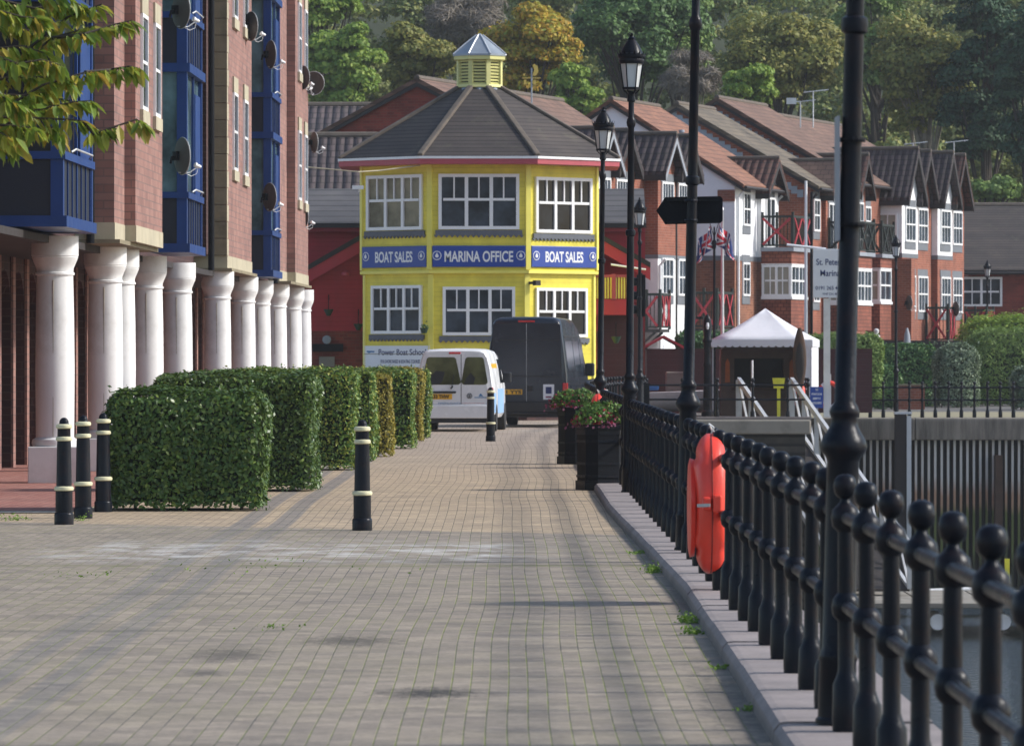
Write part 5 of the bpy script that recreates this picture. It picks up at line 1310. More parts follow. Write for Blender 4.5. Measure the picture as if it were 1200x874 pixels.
# C: long block stepping back up the terrace
Cc = House('long brick block at the top of the terrace with the highest brown roof', (XX(841, 203), 203), 17)
Cc.main(5.0, 4.95, 7.0, 8.1, ZZ(119, 203), 'brick_orange', 'tile_brown_y')
Cc.flash([(-.25, 10.75), (4.6, 7.95)])
Cc.main(5.0, 4.85, 19.0, 7.95, ZZ(119, 203)-.28, 'brick_orange', 'tile_brown_y', s0=7.16)
Cc.gable(5.1, .1, 1.9, 7.8, 8.9, 1.3, 'brick_orange', 'pan_brown_x')
Cc.win(4.95, 2.8, 6.1, .9, 1.1, 1, (1, 1), 'glass_dark'); Cc.win(5.1, 1.0, 5.9, .9, 1.4, 1, (1, 1), 'glass_dark')
Cc.boxbay(4.95, .6, 2.3, 4.1, 2.3, 3.6, 4.9, 5.3, 'green_black', side=1)
MB().box(5.0, 6.2, 4.61, 5.2, 2.3, 5.3).build('wall', 'brick_orange', Cc.t)
# H: paired gables at the right end
H = House('pale rendered and brick terrace of four paired steep gables at the right', (XX(1057, 206), 206), 20)
def pair(Hh, s, n, w1, w2, zr, ze, zlow=5.35, gl='glass_grey', wz=(5.95, 3.35), up='render_white', side_low='brick_orange', z0=0, dn=.12):
    Hh.gable(n, s, s+w1, ze, zr, 2.6, up, 'pan_dark_x', zs=zlow, low=side_low, z0=z0)
    Hh.gable(n-dn, s+w1+.05, s+w1+w2, ze+.02, zr-.03, 2.6, 'brick_orange', 'pan_dark_x' if s < 3 else 'pan_brown_x', z0=z0)
    for c, nn in ((s+w1/2, n), (s+w1+w2/2, n-dn)):
        Hh.win(nn, c, wz[0], 1.35, 1.3, 1, (2, 2), gl); Hh.win(nn, c, wz[1], 1.35, 1.35, 1, (2, 2), gl)
    Hh.pipe(n-dn, s+w1+.02, z0, ze-.1, 'window_white'); 
pair(H, 0, 0, 2.15, 2.05, 9.3, 7.75)
pair(H, 4.55, .1, 2.1, 2.1, 9.3, 7.75)
for s in (1.0, 3.1, 5.6, 7.7): H.door_arch(.0 if s < 4.4 else .10, s)
for s, n in ((1.0, 0), (3.1, -.12), (5.6, .1), (7.7, -.02)):
    pass
H.winside(-.55, 0, 5.9, .75, 1.1, 1, (1, 1), 'curtain')
MB().box(-2.6, -.14, 4.2, 4.55, 0, 8.2).build('wall', 'brick_orange', H.t)
MB().box(-6, -2.5, 1.5, 8.7, 0, 7.9).build('rear_wall', 'brick_orange', H.t)
H.hang(-.1, 3.5, 2.25, .9, 1.3); H.hang(0.05, 8.5, 2.2, 1.0, 1.3)
# Z: nearer terrace behind the lamps
Z = House('near brick terrace of paired dark tiled gables, white below, behind the lamps', (XX(771, 178), 178), 20)
def zpair(s, n, w_, a):
    for k in range(2):
        s0 = s+k*(w_+.04); nn = n-k*.06
        Z.gable(nn, s0, s0+w_, 7.72, 8.72, 2.4, 'brick_orange', 'pan_dark_x', z0=4.95, over=.35, board='fascia_grey' if k == 0 else 'fascia_dark')
        MB().box(nn-2.4, nn-.002, s0, s0+w_, 0, 4.82).build('base_wall', 'render_white', Z.t); MB().box(nn-2.4, nn+.012, s0-.012, s0+w_, 4.821, 4.949).build('band', 'blue_band', Z.t)
        Z.win(nn, s0+w_*.5, 6.55, 1.2, .75, 1, (3, 3), 'glass_grey', split=0); Z.win(nn, s0+w_*.5, 3.65, 1.15, 1.2, 1, (2, 2), 'glass_grey', head=False)
        Z.door_arch(nn, s0+w_*.5, 1.0, 2.1)
zpair(0, 0, 1.82, 0); zpair(-5.0, -.45, 1.9, 1)
MB().box(-2.8, -.46, -1.16, -.001, 0, 7.75).build('wall', 'brick_orange', Z.t)
MB().box(-8, -2.41, -5.0, 3.6, 0, 7.6).build('rear_wall', 'brick_orange', Z.t)
Z.pipe(-.06, 1.85, 0, 7.5, 'fascia_dark'); Z.pipe(0, 0.02, 0, 4.8, 'window_white')
m = MB(); m.prism([(-8, 7.5), (-2.3, 7.5), (-5, 8.9)], 'y', -5.2, 3.6); m.build('rear_roof', 'tile_brown_y', Z.t)
Z.hang(-.46, -1.1, 2.55, .95, 1.15); Z.hang(-.1, 3.7, 2.6, 1.6, 1.2)
# houses behind the office
X1 = House('red brick gable with a brown roof rising behind the left of the office roof', (XX(490, 172), 172), 17)
X1.main(3.9, 2.6, 7.0, 8.85, ZZ(97, 172), 'brick_red', 'tile_brown_y')
X2 = House('brown tiled house seen between the cupola and the white end house', (XX(596, 180), 180), 17)
X2.main(3.0, 2.4, 6.0, 8.55, ZZ(117, 182), 'brick_red', 'tile_brown_y')
def crosshouse(label, xl, xr, Yr, yr, Ye, ye, roof, wall, back=4.0, nm='terraced_house'):
    x0, x1 = XX(xl, Ye), XX(xr, Ye); t = thing(nm, label, 'house', ((x0+x1)/2, Yr, 0))
    zr, ze = ZZ(yr, Yr), ZZ(ye, Ye)
    MB().prism([(Ye+.3, 0), (Yr+back, 0), (Yr+back, ze+.2), (Yr, zr-.1), (Ye+.3, ze+.1)], 'x', x0+.2, x1-.2).build('wall', wall, t, world=True)
    MB().prism([(Ye, ze), (Yr, zr), (Yr, zr+.13), (Ye, ze+.13)][::-1], 'x', x0, x1).build('roof', roof, t, world=True)
    MB().prism([(Yr, zr), (Yr+back+.3, ze), (Yr+back+.3, ze+.13), (Yr, zr+.13)][::-1], 'x', x0, x1).build('roof', roof, t, world=True)
    MB().tube([(x0, Yr, zr+.13), (x1, Yr, zr+.13)], .11, 8).build('ridge', 'ridge_stone', t, world=True)
    MB().tube([(x0, Ye-.05, ze), (x1, Ye-.05, ze)], .07, 6).build('gutter', 'fascia_dark', t, world=True)
    return t
crosshouse('low house with a dark pantiled roof between the apartment block and the office', 320, 440, 166, 164, 163, 229, 'pan_dark_x', 'brick_red')
crosshouse('house with a dark slate coloured roof farthest back beside the apartment block', 320, 452, 186, 128, 182, 172, 'pan_dark_x', 'brick_red')
m = None
E = crosshouse('long brick house under a dark plain roof at the right edge', 1130, 1330, 232, 244, 226, 320, 'tile_slate', 'brick_red', 6.0)
window(E, Matrix.Translation(-Vector(E.location)) @ fr((XX(1150, 226.3), 226.29, ZZ(359, 226)), 0), 1.7, 1.2, 2, .5, (1, 1), 'glass_grey', fw=.09, proud=.05)
for (x, y, Yd, ll) in ((865, 395, 188.5, 'satellite dish low on the white end house'), (1063, 355, 205.5, 'satellite dish on the first brick gable of the right terrace'), (1118, 362, 209.5, 'satellite dish on the last brick gable of the right terrace')):
    q = dup(D0, P(x, y, Yd), R(25), ll, .95); del q['group']
# flag pole, lamp with flags, aerials
def flag(t, x, z, seed, mir):
    """a union flag hanging in folds: blue ground, white and red crosses as strips of the same cloth"""
    W_, Hh = 1.0, .62
    def pt(u, v):   # u along the hoist downwards hang, folded
        fx = mir*(u*.42+.05*math.sin(u*9+v*3+seed)); fz = -v*.62-u*.45; fy = .08*math.sin(u*11+seed)
        return (x+fx, fy, z+fz)
    def patch(us, vs_, off, mat, nm):
        m = MB(); n = 10
        for i in range(n):
            u0 = us[0]+(us[1]-us[0])*i/n; u1 = us[0]+(us[1]-us[0])*(i+1)/n
            a, b, c, d = pt(u0, vs_[0]), pt(u1, vs_[0]), pt(u1, vs_[1]), pt(u0, vs_[1])
            m.add([(q[0], q[1]-off, q[2]) for q in (a, b, c, d)]+[(q[0], q[1]+off+.004, q[2]) for q in (a, b, c, d)], [(0, 1, 2, 3), (7, 6, 5, 4), (0, 4, 5, 1), (3, 2, 6, 7)])
        return m.build(nm, mat, t)
    f = patch((0, 1), (0, 1), .002, 'flag_blue', 'cloth')
    def diag(off, hw, mat, nm):
        m = MB()
        for sgn in (0, 1):
            n = 12
            for i in range(n):
                u0, u1 = i/n, (i+1)/n; v0, v1 = (u0, u1) if not sgn else (1-u0, 1-u1)
                q = [pt(u0, min(1, max(0, v0-hw))), pt(u1, min(1, max(0, v1-hw))), pt(u1, min(1, max(0, v1+hw))), pt(u0, min(1, max(0, v0+hw)))]
                m.add([(a, b-off, c) for a, b, c in q]+[(a, b+off+.004, c) for a, b, c in q], [(0, 1, 2, 3), (7, 6, 5, 4)])
        m.build(nm, mat, t)
    diag(.006, .13, 'flag_white', 'white_saltire'); diag(.009, .05, 'flag_red', 'red_saltire')
    patch((0, 1), (.33, .67), .012, 'flag_white', 'white_cross'); patch((.38, .62), (0, 1), .012, 'flag_white', 'white_cross')
    patch((0, 1), (.41, .59), .016, 'flag_red', 'red_cross'); patch((.43, .57), (0, 1), .016, 'flag_red', 'red_cross')
YF = 156
t = thing('flag_post', 'slim black post with two union flags hanging from its crossed tips', 'flag post', (XX(837, YF), YF, 0))
m = MB(); m.lathe([(.09, 0), (.09, .9), (.05, 1.0), (.04, 1.1), (.035, ZZ(292, YF)), (.055, ZZ(290, YF)), (.055, ZZ(283, YF)), (.03, ZZ(281, YF)), (.02, ZZ(266, YF))], seg=10); m.build('pole', 'black_paint', t, smooth=True)
zt_ = ZZ(266, YF)
m = MB(); m.tube([(0, 0, zt_-.3), (-.12, 0, zt_+.1)], .012, 5); m.tube([(0, 0, zt_-.3), (.12, 0, zt_+.1)], .012, 5); m.build('flag_stick', 'wood_brown', t)
flag(t, -.06, zt_+.03, 1, -1); flag(t, .10, zt_+.12, 2, 1)
t = thing('flagpole', 'plain pale flagpole standing just right of the union flags', 'flagpole', (XX(846.5, 160), 160, 0))
MB().lathe([(.06, 0), (.055, 2), (.035, ZZ(247, 160)), (.05, ZZ(246, 160)), (.03, ZZ(243, 160))], seg=10).build('pole', 'aluminium', t, smooth=True)
t = thing('tall_mast', 'white yard mast with a slanting boom in front of the brick houses', 'mast', (XX(944.5, 170), 170, 0))
m = MB(); m.lathe([(.055, 0), (.055, 3), (.04, ZZ(212, 170))], seg=10); m.build('mast', 'window_white', t, smooth=True)
m = MB(); p0 = P(922, 287, 169)-Vector(t.location); p1 = P(968, 292, 169)-Vector(t.location); m.tube([tuple(p0), tuple(p1)], .04, 8); m.build('boom', 'window_white', t)
MB().lathe([(.04, 0), (.04, ZZ(225, 170))], .17, 0, 8).build('standing_pole', 'black_paint_matt', t)
for (x, y0, y1, Yd, ll, kind) in ((953, 140, 107, 200, 'tall television aerial on the ridge near the top of the terrace', 0), (938, 140, 119, 200, 'small aerial with a pale box on the highest ridge', 1), (1070, 178, 168, 209, 'branching aerial on the first right hand gable', 0), (1118, 186, 166, 213, 'aerial standing above the last paired gables', 0)):
    p = P(x, y0, Yd); t = thing('roof_aerial', ll, 'aerial', tuple(p)); hh = (y0-y1)*Yd/F
    MB().tube([(0, 0, -.3), (0, 0, hh)], .025, 6).build('mast', 'aluminium', t)
    m = MB(); m.tube([(-.35, 0, hh-.05), (.55, 0, hh+.05)], .018, 5)
    for k in range(5): a = -.3+k*.18; m.bar((a, -.2, hh), (a, .2, hh), .015)
    if kind: m.box(-.5, -.15, -.1, .1, hh-.1, hh+.12)
    m.build('antenna', 'aluminium', t)
t = thing('weather_vane', 'gilded weather vane on a thin rod to the right of the cupola', 'weather vane', tuple(P(623, 112, 176)))
zv = lambda y: (112-y)*176/F; xv = lambda x: (x-623)*176/F
MB().tube([(0, 0, -2.2), (0, 0, zv(80))], .03, 6).build('rod', 'lead', t)
m = MB(); m.prism([(xv(624), zv(89)), (xv(628), zv(89)), (xv(631), zv(84)), (xv(630), zv(78)), (xv(626), zv(75)), (xv(624), zv(77)), (xv(626), zv(82))], 'y', -.03, .03); m.build('figure', 'gold', t)
m = MB(); m.prism([(xv(613), zv(89)), (xv(615), zv(89)), (xv(616), zv(86)), (xv(613), zv(87))], 'y', -.03, .03); m.box(xv(614), xv(617), -.03, .03, zv(99), zv(94)); m.box(xv(625), xv(628), -.03, .03, zv(99.5), zv(94)); m.box(xv(612), xv(634), -.01, .01, zv(92.2), zv(91.2)); m.build('letters', 'gold', t)

# ================================================================= marquee, stall, signs and things on the landing
YM = 155.5
t = thing('marquee', 'white party tent with a peaked roof and scalloped valance', 'tent', (XX(897, 156.5), 156.5, .0), R(-7))
hw = 1.42; ze, zp, zv_ = ZZ(398, YM), ZZ(361, YM), ZZ(405, YM)
m = MB(); vs = [(-hw, -hw, ze), (hw, -hw, ze), (hw, hw, ze), (-hw, hw, ze)]
# slopes sag slightly between the eave and the peak
n = 6; 
for k in range(4):
    a = Vector(vs[k]); b = Vector(vs[(k+1) % 4]); c = Vector((0, 0, zp)); pts = []; fs = []
    for i in range(n+1):
        for j in range(n+1):
            e = a.lerp(b, j/n); q = e.lerp(c, i/n); q.z -= .07*math.sin(PI*i/n)*(.6+.4*math.sin(PI*j/n))+(.03*math.sin(PI*j/n) if i == 0 else 0); pts.append(tuple(q))
    fs = [(i*(n+1)+j, i*(n+1)+j+1, (i+1)*(n+1)+j+1, (i+1)*(n+1)+j) for i in range(n) for j in range(n)]
    m.add(pts, fs)
o = m.build('canopy', 'tent_white', t, smooth=True); md = o.modifiers.new('th', 'SOLIDIFY'); md.thickness = .015
m = MB()
for k in range(4):
    M_ = Matrix.Rotation(PI/2*k, 4, 'Z'); m.M = M_; q = 14
    pts = [(-hw, ze-.0), (-hw, zv_)]
    for i in range(q):
        a = -hw+2*hw*i/q; b = -hw+2*hw*(i+1)/q; pts += [(a+(b-a)*.25, zv_-.045), (a+(b-a)*.75, zv_-.045), (b, zv_)]
    pts += [(hw, ze)]
    m.prism(pts, 'y', -hw-.012, -hw)
m.build('valance', 'tent_white', t)
m = MB()
for a, b in ((-1, -1), (1, -1), (1, 1), (-1, 1)): m.box(a*(hw-.05)-.02, a*(hw-.05)+.02, b*(hw-.05)-.02, b*(hw-.05)+.02, 0, ze)
build_each(m, 'leg', 'galvanised', t)
m = MB(); pts = []
for i in range(13): pts.append((hw-.02+.02*math.sin(i*2.1), -hw+2*hw*i/12))
for (p0, p1) in zip(pts, pts[1:]): m.add([(p0[0], p0[1], .55), (p1[0], p1[1], .55), (p1[0]+.0, p1[1], ze), (p0[0], p0[1], ze), (p0[0]-.02, p0[1], .55), (p1[0]-.02, p1[1], .55), (p1[0]-.02, p1[1], ze), (p0[0]-.02, p0[1], ze)], [(0, 1, 2, 3), (7, 6, 5, 4), (0, 4, 5, 1)])
m.box(hw-.38, hw-.02, -hw+.01, -hw+.03, .55, ze); m.build('side_curtain', 'tent_white', t)
m = MB(); m.add([(-hw+.1, hw-.3, ze-.15), (hw-.1, hw-.3, ze-.15), (hw-.1, hw-.25, zv_-.05), (-hw+.1, hw-.25, zv_-.35)], [(0, 1, 2, 3), (3, 2, 1, 0)]); m.build('rear_valance', 'curtain', t)
# booth inside the tent
t = thing('market_booth', 'brown timber booth with a dark counter opening inside the white tent', 'booth', (XX(895, 157.5), 157.5, 0))
m = MB(); xl_, xr_ = XX(845, 157)-t.location.x, XX(950, 157)-t.location.x
zz = lambda y: ZZ(y, 157)
m.box(xl_, xl_+.38, -.3, .9, 0, zz(417)); m.box(xr_-.75, xr_, -.3, .9, 0, zz(417)); m.box(xl_+.38, xr_-.75, -.3, .9, 0, zz(455)); m.box(xl_+.01, xr_-.01, -.32, .9, zz(420), zz(409))
m.build('timber_frame', 'wood_grey', t)
MB().box(xl_+.3, xr_-.7, .5, .55, zz(455), zz(419)).build('dark_interior', 'dark_void', t)
m = MB(); m.prism([(xl_+.12, zz(448)), (xl_+.26, zz(448)), (xl_+.25, zz(425)), (xl_+.19, zz(420)), (xl_+.13, zz(425))], 'y', -.34, -.31); m.prism([(xr_-.6, zz(448)), (xr_-.46, zz(448)), (xr_-.47, zz(425)), (xr_-.53, zz(421)), (xr_-.59, zz(425))], 'y', -.34, -.31); build_each(m, 'shutter', 'wood_orange', t, 10)
MB().box(xl_+.3, xr_-.7, -.5, -.31, zz(457), zz(454)).build('counter', 'wood_brown', t)
rr = random.Random(11)
m = MB()
for k in range(26):
    x = xl_+.5+rr.random()*.95; z = zz(454)+.005; w_ = rr.uniform(.02, .05); m.lathe([(w_, 0), (w_, .08), (w_*.5, .12+rr.random()*.1)], x, -.4+rr.random()*.5, 6, z)
t2 = m.build('stall_goods', 'pale_pink_paint', None); tag(t2, 'row of small jars and goods crowded on the counter of the brown booth', 'goods')
t = thing('tent_pole', 'thin white pole standing in front of the booth opening', 'pole', (XX(881.5, 154), 154, .02))
MB().lathe([(.03, 0), (.03, ZZ(423, 154))], seg=10).build('pole', 'window_white', t)
t = thing('carved_board', 'tall dark brown pointed oval carving standing before the right leg of the tent', 'carving', (XX(937, 152.5), 152.5, 0))
m = MB(); pr = [(.05, 0), (.10, .5)]
vs = []; zb_, zt_ = ZZ(456, 152.5), ZZ(384, 152.5)
for i in range(17):
    f = i/16; r_ = .02+.17*math.sin(PI*min(1, f*.92+.06))**.75; pr.append((r_, zb_+(zt_-zb_)*f))
m.lathe(pr, seg=16, sy=.4); m.build('body', 'wood_brown', t, smooth=True)
m = MB(); m.M = Matrix.Translation((0, -.085, (zb_+zt_)/2-.1)); m.lathe([(.01, -.55), (.1, -.3), (.12, 0), (.08, .4), (.01, .55)], seg=12, sy=.15); m.build('dark_centre', 'dark_timber', t, smooth=True)
MB().box(-.25, .25, -.2, .2, 0, .35).build('base', 'dark_timber', t)
# marina sign
YS = 152
t = thing('marina_sign', 'white marina name board on a white post', 'sign', (XX(969, YS), YS, 0))
m = MB(); m.box(-.09, .09, -.06, .06, .02, ZZ(350, YS)); m.build('post', 'white_paint', t)
xl_ = XX(952.5, YS)-t.location.x; xr_ = XX(997, YS)-t.location.x
bd = MB().box(xl_, xr_, -.10, -.065, ZZ(349, YS), ZZ(292, YS)).build('board', 'sign_white', t, bevel=.012)
xm = (xl_+xr_)/2
for s_, y, hh, ww in (("St. Peter's", 307, .165, .76), ('Marina', 320, .165, .54), ('0191 265 4472', 337.5, .10, .80), ('VHF CH. 80', 344.5, .06, .42)):
    text(s_, hh, 'text_navy', bd, Matrix.Translation((xm-.05, -.103, ZZ(y, YS))), ww, .02)
# small blue notice on the railing
t = thing('notice_sign', 'small dark blue notice with white lines fixed to the landing railing', 'sign', (XX(957, 151.8), 151.8, ZZ(478, 151.8)))
bd = MB().box(-.18, .18, -.02, 0, 0, .58).build('board', 'sign_blue', t)
for i, (s_, ww) in enumerate((('TO', .08), ('PONTOON', .28), ('BERTH', .2), ('HOLDERS', .26))): text(s_, .055, 'text_white', bd, Matrix.Translation((0, -.022, .50-i*.12)), ww, .03)
# yellow box on its post
t = thing('yellow_box', 'bright yellow tapered box on a yellow post at the head of the gangway', 'box', (XX(912.5, 151), 151, .02))
MB().box(-.045, .045, -.04, .04, 0, ZZ(455, 151)).build('post', 'yellow_bright', t)
m = MB(); z0, z1 = ZZ(455, 151)-.02, ZZ(443, 151)-.02; m.add([(-.13, -.1, z0), (.13, -.1, z0), (.13, .1, z0), (-.13, .1, z0), (-.17, -.13, z1), (.17, -.13, z1), (.17, .13, z1), (-.17, .13, z1)], [(0,3,2,1),(4,5,6,7),(0,1,5,4),(1,2,6,5),(2,3,7,6),(3,0,4,7)]); m.build('box', 'yellow_bright', t)
# red and white lifebelt
t = thing('lifebelt', 'red and white lifebelt on a white post behind the nearest lamp', 'lifebelt', (XX(972, 153), 153, 0))
MB().box(-.05, .05, .05, .1, 0, 1.2).build('post', 'white_paint', t)
for k in range(8):
    m = MB(); a0 = PI/4*k; m.tube([(.28*math.cos(a0+PI/4*i/6), 0, .62+.34*math.sin(a0+PI/4*i/6)) for i in range(7)], .06, 8); m.build('ring_segment', 'buoy_orange' if k % 2 else 'window_white', t, smooth=True)
# gangway
M_plain('truss_grey', (.50, .51, .52), .5, .12, 3, metal=.15)
t = thing('gangway', 'aluminium gangway with lattice side rails going down to the pontoon', 'gangway', (6.9, 150, 0))
def truss(p0, p1, hh=1.12):
    p0 = Vector(p0); p1 = Vector(p1); up = Vector((0, 0, hh)); m = MB()
    m.bar(p0, p1, .10, .14); m.bar(p0+up, p1+up, .10, .15); k = 9
    for i in range(k+1):
        q = p0.lerp(p1, i/k); m.bar(q, q+up, .12 if i else .16)
        if i < k: q2 = p0.lerp(p1, (i+1)/k); m.bar(q+up, q2, .06)
    return m
G0, G1 = Vector((7.68, 152.3, -.08)), Vector((10.15, 141.6, -4.24)); off = Vector((-1.46, -.2, 0))
truss(G0, G1).build('side_rail', 'truss_grey', t, world=True); truss(G0+off, G1+off).build('side_rail', 'truss_grey', t, world=True)
m = MB(); m.add([tuple(G0), tuple(G1), tuple(G1+off), tuple(G0+off)]+[tuple(v+Vector((0, 0, -.06))) for v in (G0, G1, G1+off, G0+off)], [(0, 1, 2, 3), (7, 6, 5, 4), (0, 4, 5, 1), (1, 5, 6, 2), (2, 6, 7, 3), (3, 7, 4, 0)]); m.build('tread', 'dark_timber', t, world=True)
# dark boards, cabinet, traffic light, totem lamp, fence, shed, boat
t = thing('electric_cabinet', 'narrow black cabinet where the near railing meets the landing', 'cabinet', (XX(755, 140), 140, 0))
MB().box(-.13, .13, -.13, .13, 0, ZZ(451, 140)).build('body', 'black_paint_matt', t, bevel=.01); MB().box(-.15, .15, -.15, .15, ZZ(451, 140)+.001, ZZ(450, 140)+.02).build('lid', 'black_paint_matt', t)
t = thing('traffic_light', 'black signal with three hooded lamps seen from the side', 'traffic light', (XX(751, 134), 134, 0))
m = MB(); m.lathe([(.07, 0), (.07, 1.0), (.05, 1.05), (.05, ZZ(320, 134))], seg=12); m.build('post', 'black_paint', t, smooth=True)
za, zb_ = ZZ(371, 134), ZZ(322, 134); MB().box(-.10, -.05+.16, -.14, .14, za, zb_).build('housing', 'black_paint_matt', t, bevel=.01)
for k in range(3):
    z = za+(zb_-za)*(k+.5)/3; m = MB(Matrix.Translation((-.09, 0, z)) @ Matrix.Rotation(R(-90), 4, 'Y')); m.lathe([(.10, 0), (.11, .15), (.105, .15), (.09, 0)], seg=14); m.build('hood', 'black_paint', t, smooth=True)
t = thing('dock_pillar', 'dark cast iron pillar with a rounded glazed head on the landing', 'pillar', (XX(829, 154), 154, 0))
z = lambda y: ZZ(y, 154)
m = MB(); m.lathe([(.17, 0), (.17, .15), (.12, .2), (.11, z(430)), (.13, z(428)), (.11, z(425)), (.10, z(402)), (.13, z(400)), (.13, z(398)), (.1, z(396)), (.12, z(382)), (.10, z(374)), (.05, z(370)), (.01, z(368))], seg=14); m.build('column', 'black_paint', t, smooth=True)
MB().lathe([(.03, z(386)), (.05, z(382)), (.03, z(378))], 0, -.1, 8).build('lamp_glass', 'sign_white', t)
MB().box(-.32, -.14, -.08, .02, z(374), z(371)).build('arm', 'black_paint', t)
t = thing('timber_fence', 'dark maroon board fence behind the landing and the tent', 'fence', (8, 166, 0))
MB().box(XX(752, 166), XX(1022, 166), 166, 166.12, 0, ZZ(411, 166)).build('boards', 'maroon_boards', t, world=True)
MB().box(XX(752, 166), XX(1022, 166), 165.96, 166.16, ZZ(411, 166)+.002, ZZ(409, 166)+.01).build('cap', 'maroon_boards', t, world=True)
t = thing('shed', 'small dark shed with a red felt roof in front of the maroon fence', 'shed', (XX(778, 163), 163, 0))
z = lambda y: ZZ(y, 163); x = lambda q: XX(q, 163)
MB().box(x(758), x(796), 163, 165.5, 0, z(409)).build('wall', 'maroon_boards', t, world=True)
m = MB(); m.prism([(x(754), z(409)), (x(778), z(396)), (x(802), z(409)), (x(802), z(406)), (x(778), z(393)), (x(754), z(406))][::1], 'y', 162.8, 165.7); m.build('roof', 'lamp_red_paint', t, world=True)
t = thing('moored_dinghy', 'white dinghy with a blue cover standing on the quay behind the railing', 'boat', (XX(776, 158), 158, .1))
h_ = hull(3.6, 1.5, .55); h_.v = [tuple(Matrix.Translation((-1.1, 0, 0)) @ Matrix.Rotation(R(-78), 4, 'Z') @ Vector(v)) for v in h_.v]; h_.build('hull', 'white_paint', t, smooth=True)
m = MB(); m.box(-.9, -.1, -.4, .3, .62, .78); m.build('cover', 'blue_cover', t, bevel=.05)
MB().box(.1, .7, -.2, .2, .60, 1.15).build('seat_box', 'concrete', t, bevel=.04)
for (x_, y_, Yd, w_, h_2, c_, lb) in ((1068, 485, 176, .85, .75, 'brick_orange', 'low orange brick pier among the hedges behind the far railing'),):
    t = thing('brick_pier', lb, 'wall', (XX(x_, Yd), Yd, 0)); MB().box(-w_/2, w_/2, 0, .5, 0, h_2).build('brickwork', c_, t); MB().box(-w_/2-.03, w_/2+.03, -.03, .53, h_2+.002, h_2+.06).build('coping', 'stone_dirt_shade', t)
t = thing('garden_wall', 'long dark garden wall in front of the right terrace doors', 'wall', (XX(1090, 198), 198, 0))
MB().box(XX(1020, 198), XX(1150, 198), 198, 198.2, 0, ZZ(399, 198)).build('wall', 'dark_timber', t, world=True)
t = thing('garden_statue', 'small pale draped garden statue in front of the dark garden wall', 'statue', (XX(1027, 194), 194, 0))
zz = lambda y: ZZ(y, 194); m = MB(); m.lathe([(.2, 0), (.16, .3), (.14, zz(410)), (.24, zz(408)), (.2, zz(402)), (.12, zz(397)), (.13, zz(394)), (.06, zz(391)), (.09, zz(389)), (.09, zz(386.5)), (.03, zz(385))], seg=12); m.build('figure', 'white_paint', t, smooth=True)
t = thing('parasol', 'folded grey parasol by the arched doors of the right terrace', 'parasol', (XX(1063, 195), 195, 0))
m = MB(); m.lathe([(.03, 0), (.03, 1.3), (.14, 1.35), (.2, 1.5), (.1, zz(392)), (.03, zz(384))], seg=10); m.build('cover', 'fascia_grey', t, smooth=True)
# shrubs and hedges of the far gardens
HG = 'hedges of the far gardens'
hedge('rounded light green hedge just right of the nearest lamp post', XX(990, 176), XX(1057, 176), 176, 178, 1.40, 'leaf_privet', .9, (.10, .06), 0, 21, .04, HG, rnd=.55)
hedge('big square cut green hedge in front of the right terrace', XX(1022, 186), XX(1096, 186), 186, 188.5, 2.05, 'leaf_privet', .9, (.11, .07), 0, 22, .05, HG, rnd=.25)
hedge('grey green variegated bush with a rounded shoulder beside the square cut hedge', XX(1098, 182), XX(1150, 182), 182, 184.5, 2.08, 'leaf_grey', .9, (.10, .06), 0, 23, .05, HG, rnd=.6)
hedge('tall shaggy green bush behind the far railing at the right', XX(1135, 188), XX(1250, 188), 188, 191, 2.5, 'leaf_mid', .8, (.22, .03), 0, 24, .14, HG, rnd=.8)
hedge('small sprawling bush low at the right edge behind the railing', XX(1190, 174), XX(1260, 174), 174, 176, 1.3, 'leaf_grey', .8, (.12, .07), 0, 25, .08, HG, rnd=.5)
hedge('loose bright green shrubs below the dark roofed house', XX(1130, 205), XX(1260, 205), 205, 209, 3.0, 'leaf_bright', .6, (.16, .09), 0, 26, .25, HG, rnd=1.2)
hedge('green creeper hedge along the top of the maroon fence', XX(795, 168), XX(870, 168), 167, 168.5, 2.35, 'leaf_privet', .7, (.12, .07), 1.0, 27, .06, HG, rnd=.2)
hedge('low greenery behind the tent beside the sign post', XX(940, 170), XX(1030, 170), 169, 171, 2.3, 'leaf_mid', .7, (.12, .07), .4, 28, .1, HG, rnd=.3)
# ================================================================= wooded hill
m = MB(); n = 30; vs = []; 
def hz(x, y): 
    f = max(0, y-238); return .3+f*.30*(1-math.exp(-f/30))+.8*math.sin(x*.07+y*.05)*min(1, f/20)
nx_, ny_ = 30, 26
for j in range(ny_+1):
    for i in range(nx_+1): x = -110+240*i/nx_; y = 234+ (j/ny_)**1.5*330; vs.append((x, y, hz(x, y)+(-.6 if j == 0 else 0)))
fs = [(j*(nx_+1)+i, j*(nx_+1)+i+1, (j+1)*(nx_+1)+i+1, (j+1)*(nx_+1)+i) for j in range(ny_) for i in range(nx_)]
M_plain('hill_soil', '#38402a', .95, .3, .3); m.add(vs, fs); struct(m, 'hillside', 'hill_soil', smooth=True)

